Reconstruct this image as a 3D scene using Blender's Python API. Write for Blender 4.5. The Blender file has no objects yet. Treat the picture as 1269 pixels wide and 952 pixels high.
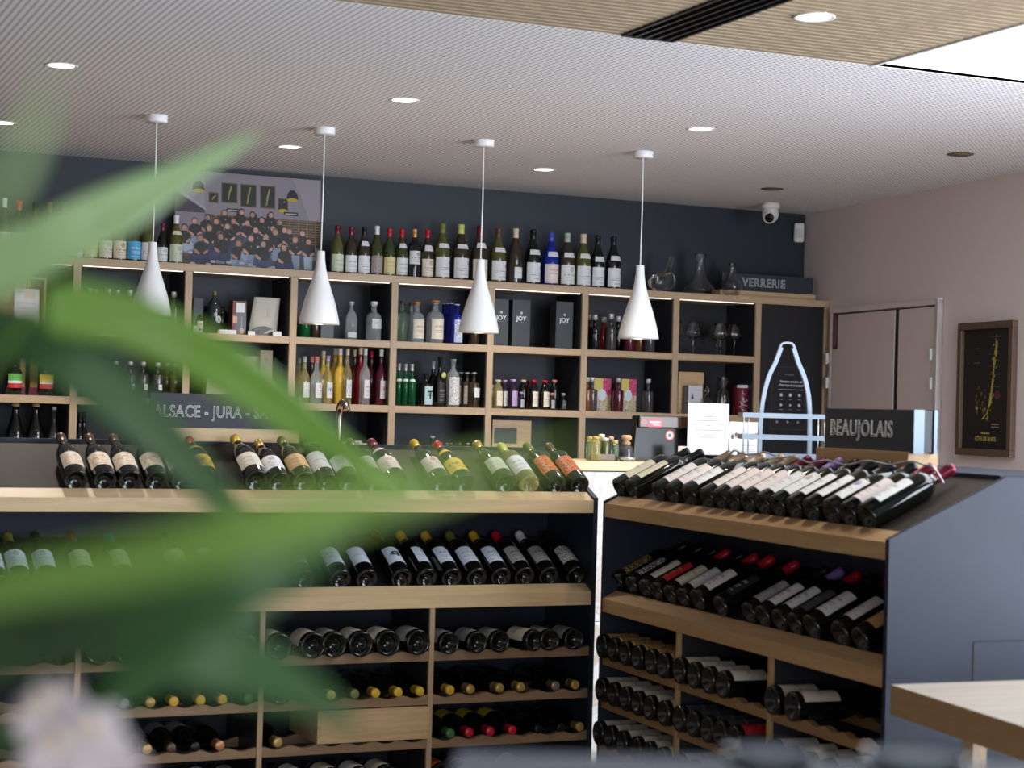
import bpy, bmesh, math, random
from mathutils import Vector, Matrix
random.seed(7)
C = bpy.context.scene.collection
PI = math.pi
# ------------------------------------------------------------------ camera
FPX, YAW, PITCH, ROLL = 2295.6, 0.415602, 0.0147364, 0.0276138
EYE = Vector((0, 0, 1.5))
Fw = Vector((math.sin(YAW)*math.cos(PITCH), math.cos(YAW)*math.cos(PITCH), math.sin(PITCH)))
_r = Vector((math.cos(YAW), -math.sin(YAW), 0)); _u = _r.cross(Fw)
Rt = _r*math.cos(ROLL) + _u*math.sin(ROLL)
Up = -_r*math.sin(ROLL) + _u*math.cos(ROLL)
cam_d = bpy.data.cameras.new('camera'); cam = bpy.data.objects.new('camera', cam_d); C.objects.link(cam)
cam_d.sensor_fit = 'HORIZONTAL'; cam_d.sensor_width = 36.0; cam_d.lens = 36.0*FPX/1269.0
cam_d.clip_start = 0.02; cam_d.clip_end = 100
cam.matrix_world = Matrix(((Rt.x, Up.x, -Fw.x, EYE.x), (Rt.y, Up.y, -Fw.y, EYE.y), (Rt.z, Up.z, -Fw.z, EYE.z), (0, 0, 0, 1)))
cam_d.dof.use_dof = True; cam_d.dof.focus_distance = 7.9; cam_d.dof.aperture_fstop = 4.4
bpy.context.scene.camera = cam
# ------------------------------------------------------------------ exposure, world
vs = bpy.context.scene.view_settings
vs.view_transform = 'Standard'; vs.look = 'None'; vs.gamma = 1.0; vs.exposure = 0.08; vs.use_curve_mapping = False
w = bpy.data.worlds.new('world'); bpy.context.scene.world = w; w.use_nodes = True
w.node_tree.nodes['Background'].inputs[0].default_value = (0.80, 0.90, 1.0, 1)
w.node_tree.nodes['Background'].inputs[1].default_value = 0.3
def area(name, loc, target, sx, sy, power, col):
    l = bpy.data.lights.new(name, 'AREA'); l.shape = 'RECTANGLE'; l.size = sx; l.size_y = sy; l.energy = power; l.color = col
    o = bpy.data.objects.new(name, l); C.objects.link(o); o.location = loc
    o.rotation_euler = (Vector(target)-Vector(loc)).to_track_quat('-Z', 'Y').to_euler(); return o
area('window_daylight', (5.5, 2.2, 1.35), (1.6, 5.2, 2.35), 3.8, 2.2, 370, (0.82, 0.90, 1.0))
area('shopfront_daylight', (0.8, -2.8, 1.2), (2.0, 6.0, 2.4), 5.0, 2.0, 120, (1.0, 0.97, 0.97))
# ------------------------------------------------------------------ pixel helpers (1269x952 frame) -> world points
def ray(x, y): return Fw*FPX + Rt*(x-634.5) - Up*(y-476)
def on_z(x, y, z): d = ray(x, y); return EYE + d*((z-1.5)/d.z)
def on_plane(x, y, P, n): d = ray(x, y); return EYE + d*((Vector(P)-EYE).dot(n)/d.dot(n))
def on_y(x, y, Y): return on_plane(x, y, (0, Y, 0), Vector((0, 1, 0)))
def at_d(x, y, d): r = ray(x, y); return EYE + r*(d/FPX)
def pxm(P): return (Vector(P)-EYE).dot(Fw)/FPX            # metres per pixel at a point
# ------------------------------------------------------------------ materials
def new_mat(name):
    m = bpy.data.materials.new(name); m.use_nodes = True
    return m, m.node_tree, m.node_tree.nodes['Principled BSDF']
def plain(name, col, rough=0.5, metal=0.0, trans=0.0, ior=1.45, coat=0.0, emit=None, estr=0.0, noise=0.0, bump=0.0, scale=60, spec=0.5):
    m, t, b = new_mat(name)
    b.inputs['Base Color'].default_value = (*col, 1); b.inputs['Roughness'].default_value = rough
    b.inputs['Metallic'].default_value = metal; b.inputs['Transmission Weight'].default_value = trans
    b.inputs['IOR'].default_value = ior; b.inputs['Coat Weight'].default_value = coat; b.inputs['Specular IOR Level'].default_value = spec
    if emit: b.inputs['Emission Color'].default_value = (*emit, 1); b.inputs['Emission Strength'].default_value = estr
    if noise or bump:
        tc = t.nodes.new('ShaderNodeTexCoord'); n = t.nodes.new('ShaderNodeTexNoise'); n.inputs['Scale'].default_value = scale; n.inputs['Detail'].default_value = 5
        t.links.new(tc.outputs['Object'], n.inputs['Vector'])
        if noise:
            mx = t.nodes.new('ShaderNodeMix'); mx.data_type = 'RGBA'; mx.inputs['A'].default_value = (*[c*(1-noise) for c in col], 1)
            mx.inputs['B'].default_value = (*[min(1, c*(1+noise)) for c in col], 1)
            t.links.new(n.outputs['Fac'], mx.inputs['Factor']); t.links.new(mx.outputs['Result'], b.inputs['Base Color'])
        if bump:
            bp = t.nodes.new('ShaderNodeBump'); bp.inputs['Strength'].default_value = bump; bp.inputs['Distance'].default_value = 0.002
            t.links.new(n.outputs['Fac'], bp.inputs['Height']); t.links.new(bp.outputs['Normal'], b.inputs['Normal'])
    return m
def wood(name, c1, c2, axis=0, scale=1.0, rough=0.45):
    m, t, b = new_mat(name)
    tc = t.nodes.new('ShaderNodeTexCoord'); mp = t.nodes.new('ShaderNodeMapping')
    s = [14*scale]*3; s[axis] = 0.9*scale; mp.inputs['Scale'].default_value = s
    n = t.nodes.new('ShaderNodeTexNoise'); n.inputs['Scale'].default_value = 2.2; n.inputs['Detail'].default_value = 7; n.inputs['Roughness'].default_value = 0.62; n.inputs['Distortion'].default_value = 1.1
    n2 = t.nodes.new('ShaderNodeTexNoise'); n2.inputs['Scale'].default_value = 18; n2.inputs['Detail'].default_value = 3
    r = t.nodes.new('ShaderNodeValToRGB'); r.color_ramp.elements[0].position = 0.3; r.color_ramp.elements[0].color = (*c2, 1)
    r.color_ramp.elements[1].position = 0.68; r.color_ramp.elements[1].color = (*c1, 1)
    bp = t.nodes.new('ShaderNodeBump'); bp.inputs['Strength'].default_value = 0.25; bp.inputs['Distance'].default_value = 0.001
    mx = t.nodes.new('ShaderNodeMix'); mx.data_type = 'FLOAT'; mx.inputs[0].default_value = 0.28
    L = t.links
    L.new(tc.outputs['Object'], mp.inputs['Vector']); L.new(mp.outputs['Vector'], n.inputs['Vector']); L.new(mp.outputs['Vector'], n2.inputs['Vector'])
    L.new(n.outputs['Fac'], mx.inputs[2]); L.new(n2.outputs['Fac'], mx.inputs[3]); L.new(mx.outputs[0], r.inputs['Fac'])
    L.new(r.outputs['Color'], b.inputs['Base Color']); L.new(mx.outputs[0], bp.inputs['Height']); L.new(bp.outputs['Normal'], b.inputs['Normal'])
    b.inputs['Roughness'].default_value = rough
    return m
OAK, OAKD = (0.50, 0.365, 0.225), (0.37, 0.255, 0.15)
M_oak_x = wood('oak_grain_along_x', OAK, OAKD, 0); M_oak_y = wood('oak_grain_along_y', (0.43, 0.27, 0.13), (0.32, 0.19, 0.085), 1)
M_oak_z = wood('oak_grain_vertical', (0.47, 0.345, 0.215), OAKD, 2)
M_ledge = wood('pale_oak_ledge', (0.70, 0.52, 0.30), (0.54, 0.39, 0.22), 0)
M_ledge_r = wood('honey_oak_ledge', (0.52, 0.33, 0.16), (0.38, 0.225, 0.10), 0)
M_pine = wood('pine_crate', (0.66, 0.47, 0.27), (0.46, 0.29, 0.14), 0, 1.6)
M_slat = wood('ceiling_slat_wood', (0.44, 0.345, 0.23), (0.25, 0.19, 0.125), 0)
M_slate_panel = plain('slate_blue_laminate', (0.021, 0.027, 0.043), 0.45, noise=0.4, scale=3, bump=0.05, spec=0.22)
M_dark_board = plain('dark_board', (0.020, 0.022, 0.030), 0.45)
M_mirrorboard = plain('brown_grey_board', (0.050, 0.040, 0.036), 0.6, spec=0.15)
M_ceil_dark = plain('black_void', (0.01, 0.01, 0.011), 0.8)
M_backwall = plain('slate_blue_wall', (0.020, 0.028, 0.040), 0.55, noise=0.12, scale=3)
M_rightwall = plain('warm_grey_plaster', (0.76, 0.665, 0.655), 0.8, bump=0.15, scale=120, noise=0.03)
M_leftwall = plain('off_white_plaster', (0.50, 0.45, 0.42), 0.8)
M_floor = plain('pale_warm_grey_floor', (0.22, 0.18, 0.16), 0.45, noise=0.15, scale=4)
M_white = plain('white_painted_metal', (0.80, 0.81, 0.83), 0.35)
M_whiteplastic = plain('white_plastic', (0.72, 0.70, 0.69), 0.4)
M_black = plain('black_plastic', (0.012, 0.012, 0.014), 0.3)
M_blackgloss = plain('black_gloss', (0.008, 0.008, 0.009), 0.22, spec=0.25)
M_door = plain('taupe_door_paint', (0.72, 0.62, 0.605), 0.6)
M_dooredge = plain('light_door_trim', (0.52, 0.47, 0.47), 0.5)
M_steel = plain('brushed_steel', (0.55, 0.60, 0.66), 0.3, metal=0.9)
M_stand = plain('pale_blue_grey_enamel', (0.34, 0.42, 0.52), 0.35, metal=0.3)
M_slate = plain('chalkboard_slate', (0.030, 0.036, 0.050), 0.5, noise=0.1, scale=20)
M_chalk = plain('white_chalk', (0.85, 0.88, 0.90), 0.9)
M_litedge = plain('lit_edge', (0.15, 0.22, 0.31), 0.3)  # bluish window light painted onto the ends of the slate boards
M_gold = plain('gold_leaf', (0.62, 0.48, 0.10), 0.4)
M_brass = plain('dull_brass', (0.20, 0.14, 0.06), 0.35, metal=0.8)
M_frame = wood('walnut_frame', (0.145, 0.095, 0.06), (0.09, 0.055, 0.035), 2)
M_led = plain('led_strip_light', (1, 1, 1), 0.5, emit=(1.0, 0.93, 0.84), estr=1.3)
M_bulb = plain('warm_bulb', (1, 0.9, 0.7), 0.5, emit=(1.0, 0.78, 0.42), estr=9.0)
M_down = plain('downlight_lens', (1, 1, 1), 0.5, emit=(1.0, 0.94, 0.84), estr=6.0)
M_downoff = plain('unlit_downlight_lens', (0.22, 0.17, 0.08), 0.4, metal=0.3)
M_paperwhite = plain('white_paper', (0.60, 0.61, 0.65), 0.7)
M_beige = plain('beige_card', (0.55, 0.47, 0.38), 0.7)
M_cork = plain('cork', (0.45, 0.29, 0.16), 0.8, noise=0.2, scale=200)
def marble():
    m, t, b = new_mat('white_marble')
    tc = t.nodes.new('ShaderNodeTexCoord'); n = t.nodes.new('ShaderNodeTexNoise'); n.inputs['Scale'].default_value = 3.5; n.inputs['Detail'].default_value = 9; n.inputs['Distortion'].default_value = 2.2
    r = t.nodes.new('ShaderNodeValToRGB'); e = r.color_ramp.elements
    e[0].position = 0.40; e[0].color = (0.50, 0.49, 0.48, 1); e[1].position = 0.6; e[1].color = (0.50, 0.49, 0.48, 1)
    k = e.new(0.5); k.color = (0.36, 0.29, 0.23, 1)
    t.links.new(tc.outputs['Object'], n.inputs['Vector']); t.links.new(n.outputs['Fac'], r.inputs['Fac']); t.links.new(r.outputs['Color'], b.inputs['Base Color'])
    b.inputs['Roughness'].default_value = 0.25; return m
M_marble = marble()
def perforated():
    m, t, b = new_mat('perforated_acoustic_plaster'); N = t.nodes; L = t.links
    tc = N.new('ShaderNodeTexCoord'); sp = N.new('ShaderNodeSeparateXYZ'); L.new(tc.outputs['Object'], sp.inputs[0])
    def mth(op, a, bb=None):
        n = N.new('ShaderNodeMath'); n.operation = op
        for i, v in enumerate((a, bb)):
            if v is None: continue
            if isinstance(v, (int, float)): n.inputs[i].default_value = v
            else: L.new(v, n.inputs[i])
        return n.outputs[0]
    P = 0.0235
    fx = mth('SUBTRACT', mth('FRACT', mth('DIVIDE', sp.outputs[0], P)), 0.5); fy = mth('SUBTRACT', mth('FRACT', mth('DIVIDE', sp.outputs[1], P)), 0.5)
    d = mth('SQRT', mth('ADD', mth('MULTIPLY', fx, fx), mth('MULTIPLY', fy, fy)))
    hole = mth('LESS_THAN', d, 0.27)
    mx = N.new('ShaderNodeMix'); mx.data_type = 'RGBA'; mx.inputs['A'].default_value = (0.84, 0.82, 0.83, 1); mx.inputs['B'].default_value = (0.22, 0.22, 0.24, 1)
    L.new(hole, mx.inputs['Factor']); L.new(mx.outputs['Result'], b.inputs['Base Color']); b.inputs['Roughness'].default_value = 0.9
    return m
M_perf = perforated()
def vcol_mat(name, rough=0.45):
    m, t, b = new_mat(name); a = t.nodes.new('ShaderNodeAttribute'); a.attribute_name = 'ink'
    t.links.new(a.outputs['Color'], b.inputs['Base Color']); b.inputs['Roughness'].default_value = rough; return m
M_print = vcol_mat('printed_ink', 0.4)
GL = {}
def glass(key):
    if key in GL: return GL[key]
    G = {'dark': (0.0045, 0.0055, 0.0045), 'red': (0.006, 0.005, 0.006), 'green': (0.035, 0.050, 0.014), 'olive': (0.075, 0.080, 0.018), 'brown': (0.035, 0.025, 0.014),
         'amber': (0.16, 0.05, 0.015), 'blue': (0.02, 0.04, 0.42), 'emerald': (0.008, 0.10, 0.035), 'purple': (0.02, 0.012, 0.03), 'crimson': (0.28, 0.012, 0.018),
         'yellow': (0.72, 0.48, 0.06), 'stone': (0.018, 0.022, 0.026), 'maroon': (0.075, 0.008, 0.022), 'smoke': (0.05, 0.045, 0.05)}
    if key == 'clear': m = plain('clear_glass', (0.80, 0.87, 0.90), 0.04, trans=0.8, ior=1.25)
    elif key == 'straw': m = plain('straw_tinted_glass', (0.80, 0.72, 0.36), 0.03, trans=0.8, ior=1.33)
    elif key == 'palegreen': m = plain('pale_green_glass', (0.55, 0.75, 0.55), 0.04, trans=0.9, ior=1.33)
    elif key == 'emerald': m = plain('emerald_glass', (0.012, 0.16, 0.05), 0.05, trans=0.5, ior=1.3)
    elif key == 'blue': m = plain('cobalt_glass', (0.015, 0.03, 0.36), 0.06, trans=0.3, ior=1.3)
    elif key == 'yellow': m = plain('yellow_liqueur', G[key], 0.2, coat=0.6)
    else: m = plain(key+'_bottle_glass', G[key], 0.07, coat=0.3)
    GL[key] = m; return m
CP = {}
def capmat(key):
    if key in CP: return CP[key]
    G = {'black': (0.012, 0.012, 0.014), 'red': (0.50, 0.012, 0.03), 'maroon': (0.17, 0.012, 0.035), 'yellow': (0.62, 0.40, 0.035), 'gold': (0.50, 0.34, 0.10), 'white': (0.75, 0.76, 0.78),
         'tan': (0.30, 0.22, 0.15), 'green': (0.05, 0.16, 0.05), 'purple': (0.30, 0.20, 0.55), 'silver': (0.55, 0.56, 0.58), 'brown': (0.10, 0.05, 0.03), 'lime': (0.55, 0.60, 0.15),
         'olive': (0.16, 0.17, 0.04), 'cork': (0.50, 0.33, 0.18), 'copper': (0.55, 0.26, 0.12), 'cream': (0.66, 0.55, 0.38), 'blue': (0.04, 0.06, 0.45), 'pink': (0.62, 0.20, 0.18), 'lilac': (0.42, 0.30, 0.50), 'palegreen': (0.32, 0.45, 0.35), 'teal': (0.02, 0.16, 0.15)}
    m = plain(key+'_capsule', G[key], 0.3, metal=0.35 if key in ('tan', 'gold', 'silver', 'maroon', 'black', 'copper') else 0.0); CP[key] = m; return m
LB = {}
def labmat(key):
    """printed paper: key = (paper, ink, style)"""
    if key in LB: return LB[key]
    paper, ink, style = key
    PC = {'white': (0.72, 0.73, 0.75), 'cream': (0.70, 0.64, 0.48), 'ivory': (0.74, 0.68, 0.56), 'yellow': (0.80, 0.56, 0.03), 'paleyellow': (0.66, 0.58, 0.28), 'blue': (0.05, 0.38, 0.68), 'orange': (0.75, 0.16, 0.03),
          'tan': (0.55, 0.36, 0.14), 'red': (0.52, 0.02, 0.03), 'black': (0.02, 0.02, 0.022), 'grey': (0.36, 0.36, 0.38), 'green': (0.12, 0.42, 0.08), 'lilac': (0.45, 0.32, 0.62), 'pinkwhite': (0.74, 0.67, 0.66),
          'bluewhite': (0.62, 0.72, 0.86), 'palegreen': (0.55, 0.62, 0.46), 'darkgrey': (0.07, 0.07, 0.085), 'teal': (0.42, 0.62, 0.66)}
    IK = {'black': (0.03, 0.03, 0.04), 'grey': (0.28, 0.28, 0.31), 'blue': (0.08, 0.10, 0.28), 'red': (0.55, 0.05, 0.04), 'orange': (0.72, 0.22, 0.05), 'gold': (0.50, 0.36, 0.10), 'white': (0.7, 0.7, 0.72), 'brown': (0.25, 0.12, 0.05)}
    m, t, b = new_mat('label_%s_%s_%s' % key); N = t.nodes; L = t.links
    uv = N.new('ShaderNodeUVMap'); sp = N.new('ShaderNodeSeparateXYZ'); L.new(uv.outputs[0], sp.inputs[0]); U, V = sp.outputs[0], sp.outputs[1]
    def mth(op, a, bb=None):
        n = N.new('ShaderNodeMath'); n.operation = op
        for i, v in enumerate((a, bb)):
            if v is None: continue
            if isinstance(v, (int, float)): n.inputs[i].default_value = v
            else: L.new(v, n.inputs[i])
        return n.outputs[0]
    def band(x, c, h): return mth('LESS_THAN', mth('ABSOLUTE', mth('SUBTRACT', x, c)), h)
    def noise(sx, sy, off=0):
        mp = N.new('ShaderNodeMapping'); mp.inputs['Scale'].default_value = (sx, sy, 1); mp.inputs['Location'].default_value = (off, off, 0)
        L.new(uv.outputs[0], mp.inputs[0]); n = N.new('ShaderNodeTexNoise'); n.inputs['Scale'].default_value = 1; n.inputs['Detail'].default_value = 1; L.new(mp.outputs[0], n.inputs['Vector']); return n.outputs['Fac']
    def blob(cx, cy, r):
        dx = mth('SUBTRACT', U, cx); dy = mth('SUBTRACT', V, cy); return mth('LESS_THAN', mth('SQRT', mth('ADD', mth('MULTIPLY', dx, dx), mth('MULTIPLY', dy, dy))), r)
    def text(cv, h, half, sx=45): return mth('MULTIPLY', mth('MULTIPLY', band(V, cv, h), band(U, 0.5, half)), mth('GREATER_THAN', noise(sx, 3, cv*9), 0.47))
    if style == 'lines': parts = [text(0.62, 0.045, 0.36, 30), text(0.42, 0.025, 0.3), text(0.33, 0.02, 0.26), text(0.14, 0.02, 0.3)]
    elif style == 'crest': parts = [mth('MULTIPLY', blob(0.5, 0.76, 0.13), mth('GREATER_THAN', noise(22, 18), 0.42)), text(0.48, 0.04, 0.36, 30), text(0.34, 0.02, 0.3), text(0.2, 0.02, 0.22)]
    elif style == 'side': parts = [mth('MULTIPLY', blob(0.72, 0.75, 0.12), mth('GREATER_THAN', noise(22, 18), 0.38)), text(0.46, 0.02, 0.38), text(0.36, 0.02, 0.38), text(0.16, 0.015, 0.2)]
    elif style == 'sketch': parts = [mth('MULTIPLY', mth('MULTIPLY', band(V, 0.56, 0.3), band(U, 0.42, 0.34)), mth('GREATER_THAN', noise(9, 8), 0.56)), text(0.12, 0.025, 0.36)]
    elif style == 'dense': parts = [mth('GREATER_THAN', noise(14, 14), 0.52)]
    elif style == 'bold': parts = [text(0.55, 0.12, 0.38, 14), text(0.25, 0.03, 0.3)]
    elif style == 'rule': parts = [band(V, 0.06, 0.02), text(0.7, 0.03, 0.3), text(0.5, 0.02, 0.3)]
    else: parts = [text(0.5, 0.03, 0.3)]
    s = parts[0]
    for p in parts[1:]: s = mth('MAXIMUM', s, p)
    s = mth('MULTIPLY', s, 0.8)
    mx = N.new('ShaderNodeMix'); mx.data_type = 'RGBA'; mx.inputs['A'].default_value = (*PC[paper], 1); mx.inputs['B'].default_value = (*IK[ink], 1)
    L.new(s, mx.inputs['Factor']); L.new(mx.outputs['Result'], b.inputs['Base Color']); b.inputs['Roughness'].default_value = 0.55
    LB[key] = m; return m
# ------------------------------------------------------------------ mesh helpers
def mesh_from(name, verts, faces, mat, smooth=False, uvs=None):
    me = bpy.data.meshes.new(name); me.from_pydata(verts, [], faces); me.update()
    if mat: me.materials.append(mat)
    if smooth: me.polygons.foreach_set('use_smooth', [True]*len(me.polygons))
    if uvs:
        l = me.uv_layers.new(name='UVMap')
        for i, lp in enumerate(me.loops): l.data[i].uv = uvs[lp.vertex_index]
    return me
def link(name, me, parent=None, loc=None, mat3=None):
    o = bpy.data.objects.new(name, me); C.objects.link(o)
    if parent: o.parent = parent
    if loc is not None: o.location = loc
    return o
WORDS = []
def tag(o, label=None, cat=None, group=None, kind=None):
    if label:
        o['label'] = label; WORDS.append(label)
    if cat: o['category'] = cat
    if group: o['group'] = group
    if kind: o['kind'] = kind
    return o
def empty(name, mat=None, loc=(0, 0, 0), rz=0.0):
    o = bpy.data.objects.new(name, None); C.objects.link(o); o.empty_display_size = 0.05
    if mat is not None: o.matrix_world = mat
    else: o.location = loc; o.rotation_euler = (0, 0, rz)
    return o
def box_me(name, x0, x1, y0, y1, z0, z1, mat, bev=0.0):
    bm = bmesh.new()
    vs_ = [bm.verts.new(v) for v in ((x0, y0, z0), (x1, y0, z0), (x1, y1, z0), (x0, y1, z0), (x0, y0, z1), (x1, y0, z1), (x1, y1, z1), (x0, y1, z1))]
    for f in ((0, 3, 2, 1), (4, 5, 6, 7), (0, 1, 5, 4), (1, 2, 6, 5), (2, 3, 7, 6), (3, 0, 4, 7)): bm.faces.new([vs_[i] for i in f])
    if bev: bmesh.ops.bevel(bm, geom=bm.edges[:], offset=bev, segments=2, affect='EDGES', profile=0.6)
    me = bpy.data.meshes.new(name); bm.to_mesh(me); bm.free(); me.materials.append(mat); return me
def box(name, x0, x1, y0, y1, z0, z1, mat, parent=None, bev=0.0):
    return link(name, box_me(name, x0, x1, y0, y1, z0, z1, mat, bev), parent)
def prism(name, pts, y0, y1, mat, parent=None, axis='y'):
    """polygon pts in (a,z); extruded along the third axis"""
    n = len(pts); V = []
    for yy in (y0, y1):
        for a, z in pts: V.append((a, yy, z) if axis == 'y' else (yy, a, z) if axis == 'x' else (a, z, yy))
    F = [tuple(range(n)), tuple(range(2*n-1, n-1, -1))] + [(i, i+n, (i+1) % n+n, (i+1) % n) for i in range(n)]
    me = mesh_from(name, V, F, mat)
    bm = bmesh.new(); bm.from_mesh(me); bmesh.ops.recalc_face_normals(bm, faces=bm.faces[:]); bm.to_mesh(me); bm.free()
    return link(name, me, parent)
def lathe_me(name, prof, mat, n=20, a0=0.0, a1=2*PI, uv=False, smooth=True, sx=1.0, sy=1.0, power=2.0):
    full = abs(a1-a0-2*PI) < 1e-6; m = n if full else n+1; V = []; UVs = []
    zs = [z for r, z in prof]; zl, zh = min(zs), max(zs)
    for r, z in prof:
        for k in range(m):
            a = a0+(a1-a0)*k/n; c, s = math.cos(a), math.sin(a)
            if power != 2.0:
                q = (abs(c)**power+abs(s)**power)**(-1/power); c, s = c*q, s*q
            V.append((r*c*sx, r*s*sy, z)); UVs.append((k/n, (z-zl)/max(1e-6, zh-zl)))
    F = []
    for i in range(len(prof)-1):
        for k in range(n):
            k2 = (k+1) % m
            a, b_, c, d = i*m+k, i*m+k2, (i+1)*m+k2, (i+1)*m+k
            if prof[i][0] < 1e-6: F.append((a, c, d))
            elif prof[i+1][0] < 1e-6: F.append((a, b_, c))
            else: F.append((a, b_, c, d))
    me = mesh_from(name, V, F, mat, smooth, UVs if uv else None)
    if full and not uv:
        bm = bmesh.new(); bm.from_mesh(me); bmesh.ops.remove_doubles(bm, verts=bm.verts[:], dist=1e-6); bmesh.ops.recalc_face_normals(bm, faces=bm.faces[:]); bm.to_mesh(me); bm.free()
        me.polygons.foreach_set('use_smooth', [smooth]*len(me.polygons))
    return me
def tube_me(name, pts, r, mat, n=8, flat=1.0, cap=True):
    pts = [Vector(p) for p in pts]; V = []; rr = r if isinstance(r, (list, tuple)) else [r]*len(pts)
    t0 = (pts[1]-pts[0]).normalized(); up = Vector((0, 0, 1)) if abs(t0.z) < 0.9 else Vector((1, 0, 0))
    nrm = (up-t0*up.dot(t0)).normalized()
    for i, p in enumerate(pts):
        t = (pts[min(i+1, len(pts)-1)]-pts[max(i-1, 0)]).normalized()
        nrm = (nrm-t*nrm.dot(t)).normalized(); b = t.cross(nrm)
        for k in range(n):
            a = 2*PI*k/n; V.append(tuple(p+nrm*math.cos(a)*rr[i]+b*math.sin(a)*rr[i]*flat))
    F = [(i*n+k, i*n+(k+1) % n, (i+1)*n+(k+1) % n, (i+1)*n+k) for i in range(len(pts)-1) for k in range(n)]
    if cap: F += [tuple(range(n-1, -1, -1)), tuple(range((len(pts)-1)*n, len(pts)*n))]
    return mesh_from(name, V, F, mat, True)
def smooth_path(pts, n=6):
    P = [Vector(p) for p in pts]; out = []
    for i in range(len(P)-1):
        p0, p1, p2, p3 = P[max(i-1, 0)], P[i], P[i+1], P[min(i+2, len(P)-1)]
        for k in range(n):
            t = k/n; out.append(0.5*((2*p1)+(p2-p0)*t+(2*p0-5*p1+4*p2-p3)*t*t+(3*p1-p0-3*p2+p3)*t**3))
    out.append(P[-1]); return out
def print_me(name, polys, mat=None, step=0.00004, y0=0.0):
    """flat print: polygons [(pts(x,z), colour)] layered towards -y"""
    V = []; F = []; cols = []
    for i, (pts, col) in enumerate(polys):
        b = len(V); y = y0-step*(i+1)
        for x, z in pts: V.append((x, y, z))
        F.append(tuple(range(b, b+len(pts)))); cols += [col]*len(pts)
    me = mesh_from(name, V, F, mat or M_print)
    a = me.color_attributes.new('ink', 'FLOAT_COLOR', 'CORNER')
    for i, c in enumerate(cols): a.data[i].color = (*c, 1)
    # make every face look towards -y
    for p in me.polygons:
        pass
    return me
def rect(x0, z0, x1, z1): return [(x0, z0), (x1, z0), (x1, z1), (x0, z1)]
def disc(cx, cz, rx, rz=None, n=10):
    rz = rz or rx; return [(cx+rx*math.cos(2*PI*k/n), cz+rz*math.sin(2*PI*k/n)) for k in range(n)]
def text_me(name, s, size, mat, outline=0.0, space=1.0, sx=1.0, extrude=0.0004, align='CENTER', bold=0.0):
    cu = bpy.data.curves.new(name, 'FONT'); cu.body = s; cu.size = size; cu.align_x = align; cu.align_y = 'CENTER'; cu.space_character = space; cu.resolution_u = 3
    if outline: cu.fill_mode = 'NONE'; cu.bevel_depth = outline; cu.bevel_resolution = 0
    else: cu.extrude = extrude; cu.offset = bold
    o = bpy.data.objects.new(name, cu); C.objects.link(o); dg = bpy.context.evaluated_depsgraph_get(); dg.update()
    me = bpy.data.meshes.new_from_object(o.evaluated_get(dg)); bpy.data.objects.remove(o); bpy.data.curves.remove(cu)
    me.materials.clear(); me.materials.append(mat); me.transform(Matrix(((sx, 0, 0, 0), (0, 0, -1, 0), (0, 1, 0, 0), (0, 0, 0, 1)))); me.name = name
    return me
def text(name, s, size, mat, parent, loc, **k):
    return link(name, text_me(name, s, size, mat, **k), parent, loc)
ORD = ['', 'first', 'second', 'third', 'fourth', 'fifth', 'sixth', 'seventh', 'eighth', 'ninth', 'tenth', 'eleventh', 'twelfth', 'thirteenth', 'fourteenth', 'fifteenth', 'sixteenth', 'seventeenth', 'eighteenth', 'nineteenth', 'twentieth', 'twenty-first', 'twenty-second', 'twenty-third', 'twenty-fourth']
# ------------------------------------------------------------------ bottles
def profile(kind):
    """list of (r, z) for a bottle of unit radius/height, z of shoulder, neck start, R/H"""
    if kind == 'bordeaux': return [(0, .09), (.30, .085), (.55, .045), (.74, .008), (.86, 0), (.97, .006), (1, .03), (1, .62), (.97, .655), (.86, .69), (.66, .72), (.48, .745), (.40, .775), (.38, .94), (.42, .945), (.42, .985), (.38, 1), (0, 1)]
    if kind == 'burgundy': return [(0, .08), (.32, .075), (.58, .04), (.76, .008), (.88, 0), (.97, .006), (1, .03), (1, .47), (.985, .52), (.92, .58), (.78, .65), (.60, .71), (.45, .77), (.38, .83), (.36, .94), (.40, .945), (.40, .98), (.36, 1), (0, 1)]
    if kind == 'champagne': return [(0, .11), (.35, .10), (.60, .05), (.78, .008), (.88, 0), (.97, .006), (1, .03), (1, .44), (.98, .50), (.90, .57), (.74, .66), (.54, .75), (.40, .83), (.36, .90), (.38, .92), (.42, .935), (.40, .985), (.34, 1), (0, 1)]
    if kind == 'flute': return [(0, .03), (.7, .01), (.9, 0), (1, .02), (1, .42), (.97, .48), (.86, .57), (.70, .66), (.54, .75), (.43, .82), (.38, .88), (.37, .95), (.41, .955), (.41, .985), (.37, 1), (0, 1)]
    if kind == 'slim': return [(0, .02), (.8, 0), (1, .015), (1, .50), (.95, .56), (.7, .64), (.42, .70), (.36, .75), (.36, .97), (.40, .975), (.38, 1), (0, 1)]
    if kind == 'spirit': return [(0, .03), (.7, .01), (.92, 0), (1, .03), (1, .60), (.96, .66), (.82, .71), (.55, .745), (.38, .77), (.34, .80), (.34, .93), (.40, .935), (.40, .96), (0, .96)]
    if kind == 'square': return [(0, .03), (.7, .01), (.92, 0), (1, .02), (1, .66), (.97, .69), (.8, .715), (.36, .73), (.30, .75), (.30, .93), (.36, .935), (.36, .96), (0, .96)]
    if kind == 'jug': return [(0, .02), (.8, 0), (1, .03), (1.0, .60), (.92, .68), (.7, .76), (.45, .82), (.28, .86), (.24, .92), (.28, .94), (.26, 1), (0, 1)]
    if kind == 'mini': return [(0, .02), (.8, 0), (1, .03), (1, .62), (.9, .72), (.62, .80), (.50, .84), (.50, .90), (0, .90)]
NS = {'bordeaux': .775, 'burgundy': .81, 'champagne': .74, 'flute': .84, 'slim': .80, 'spirit': .86, 'square': .86, 'jug': .9, 'mini': .82}
MC = {}
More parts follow.
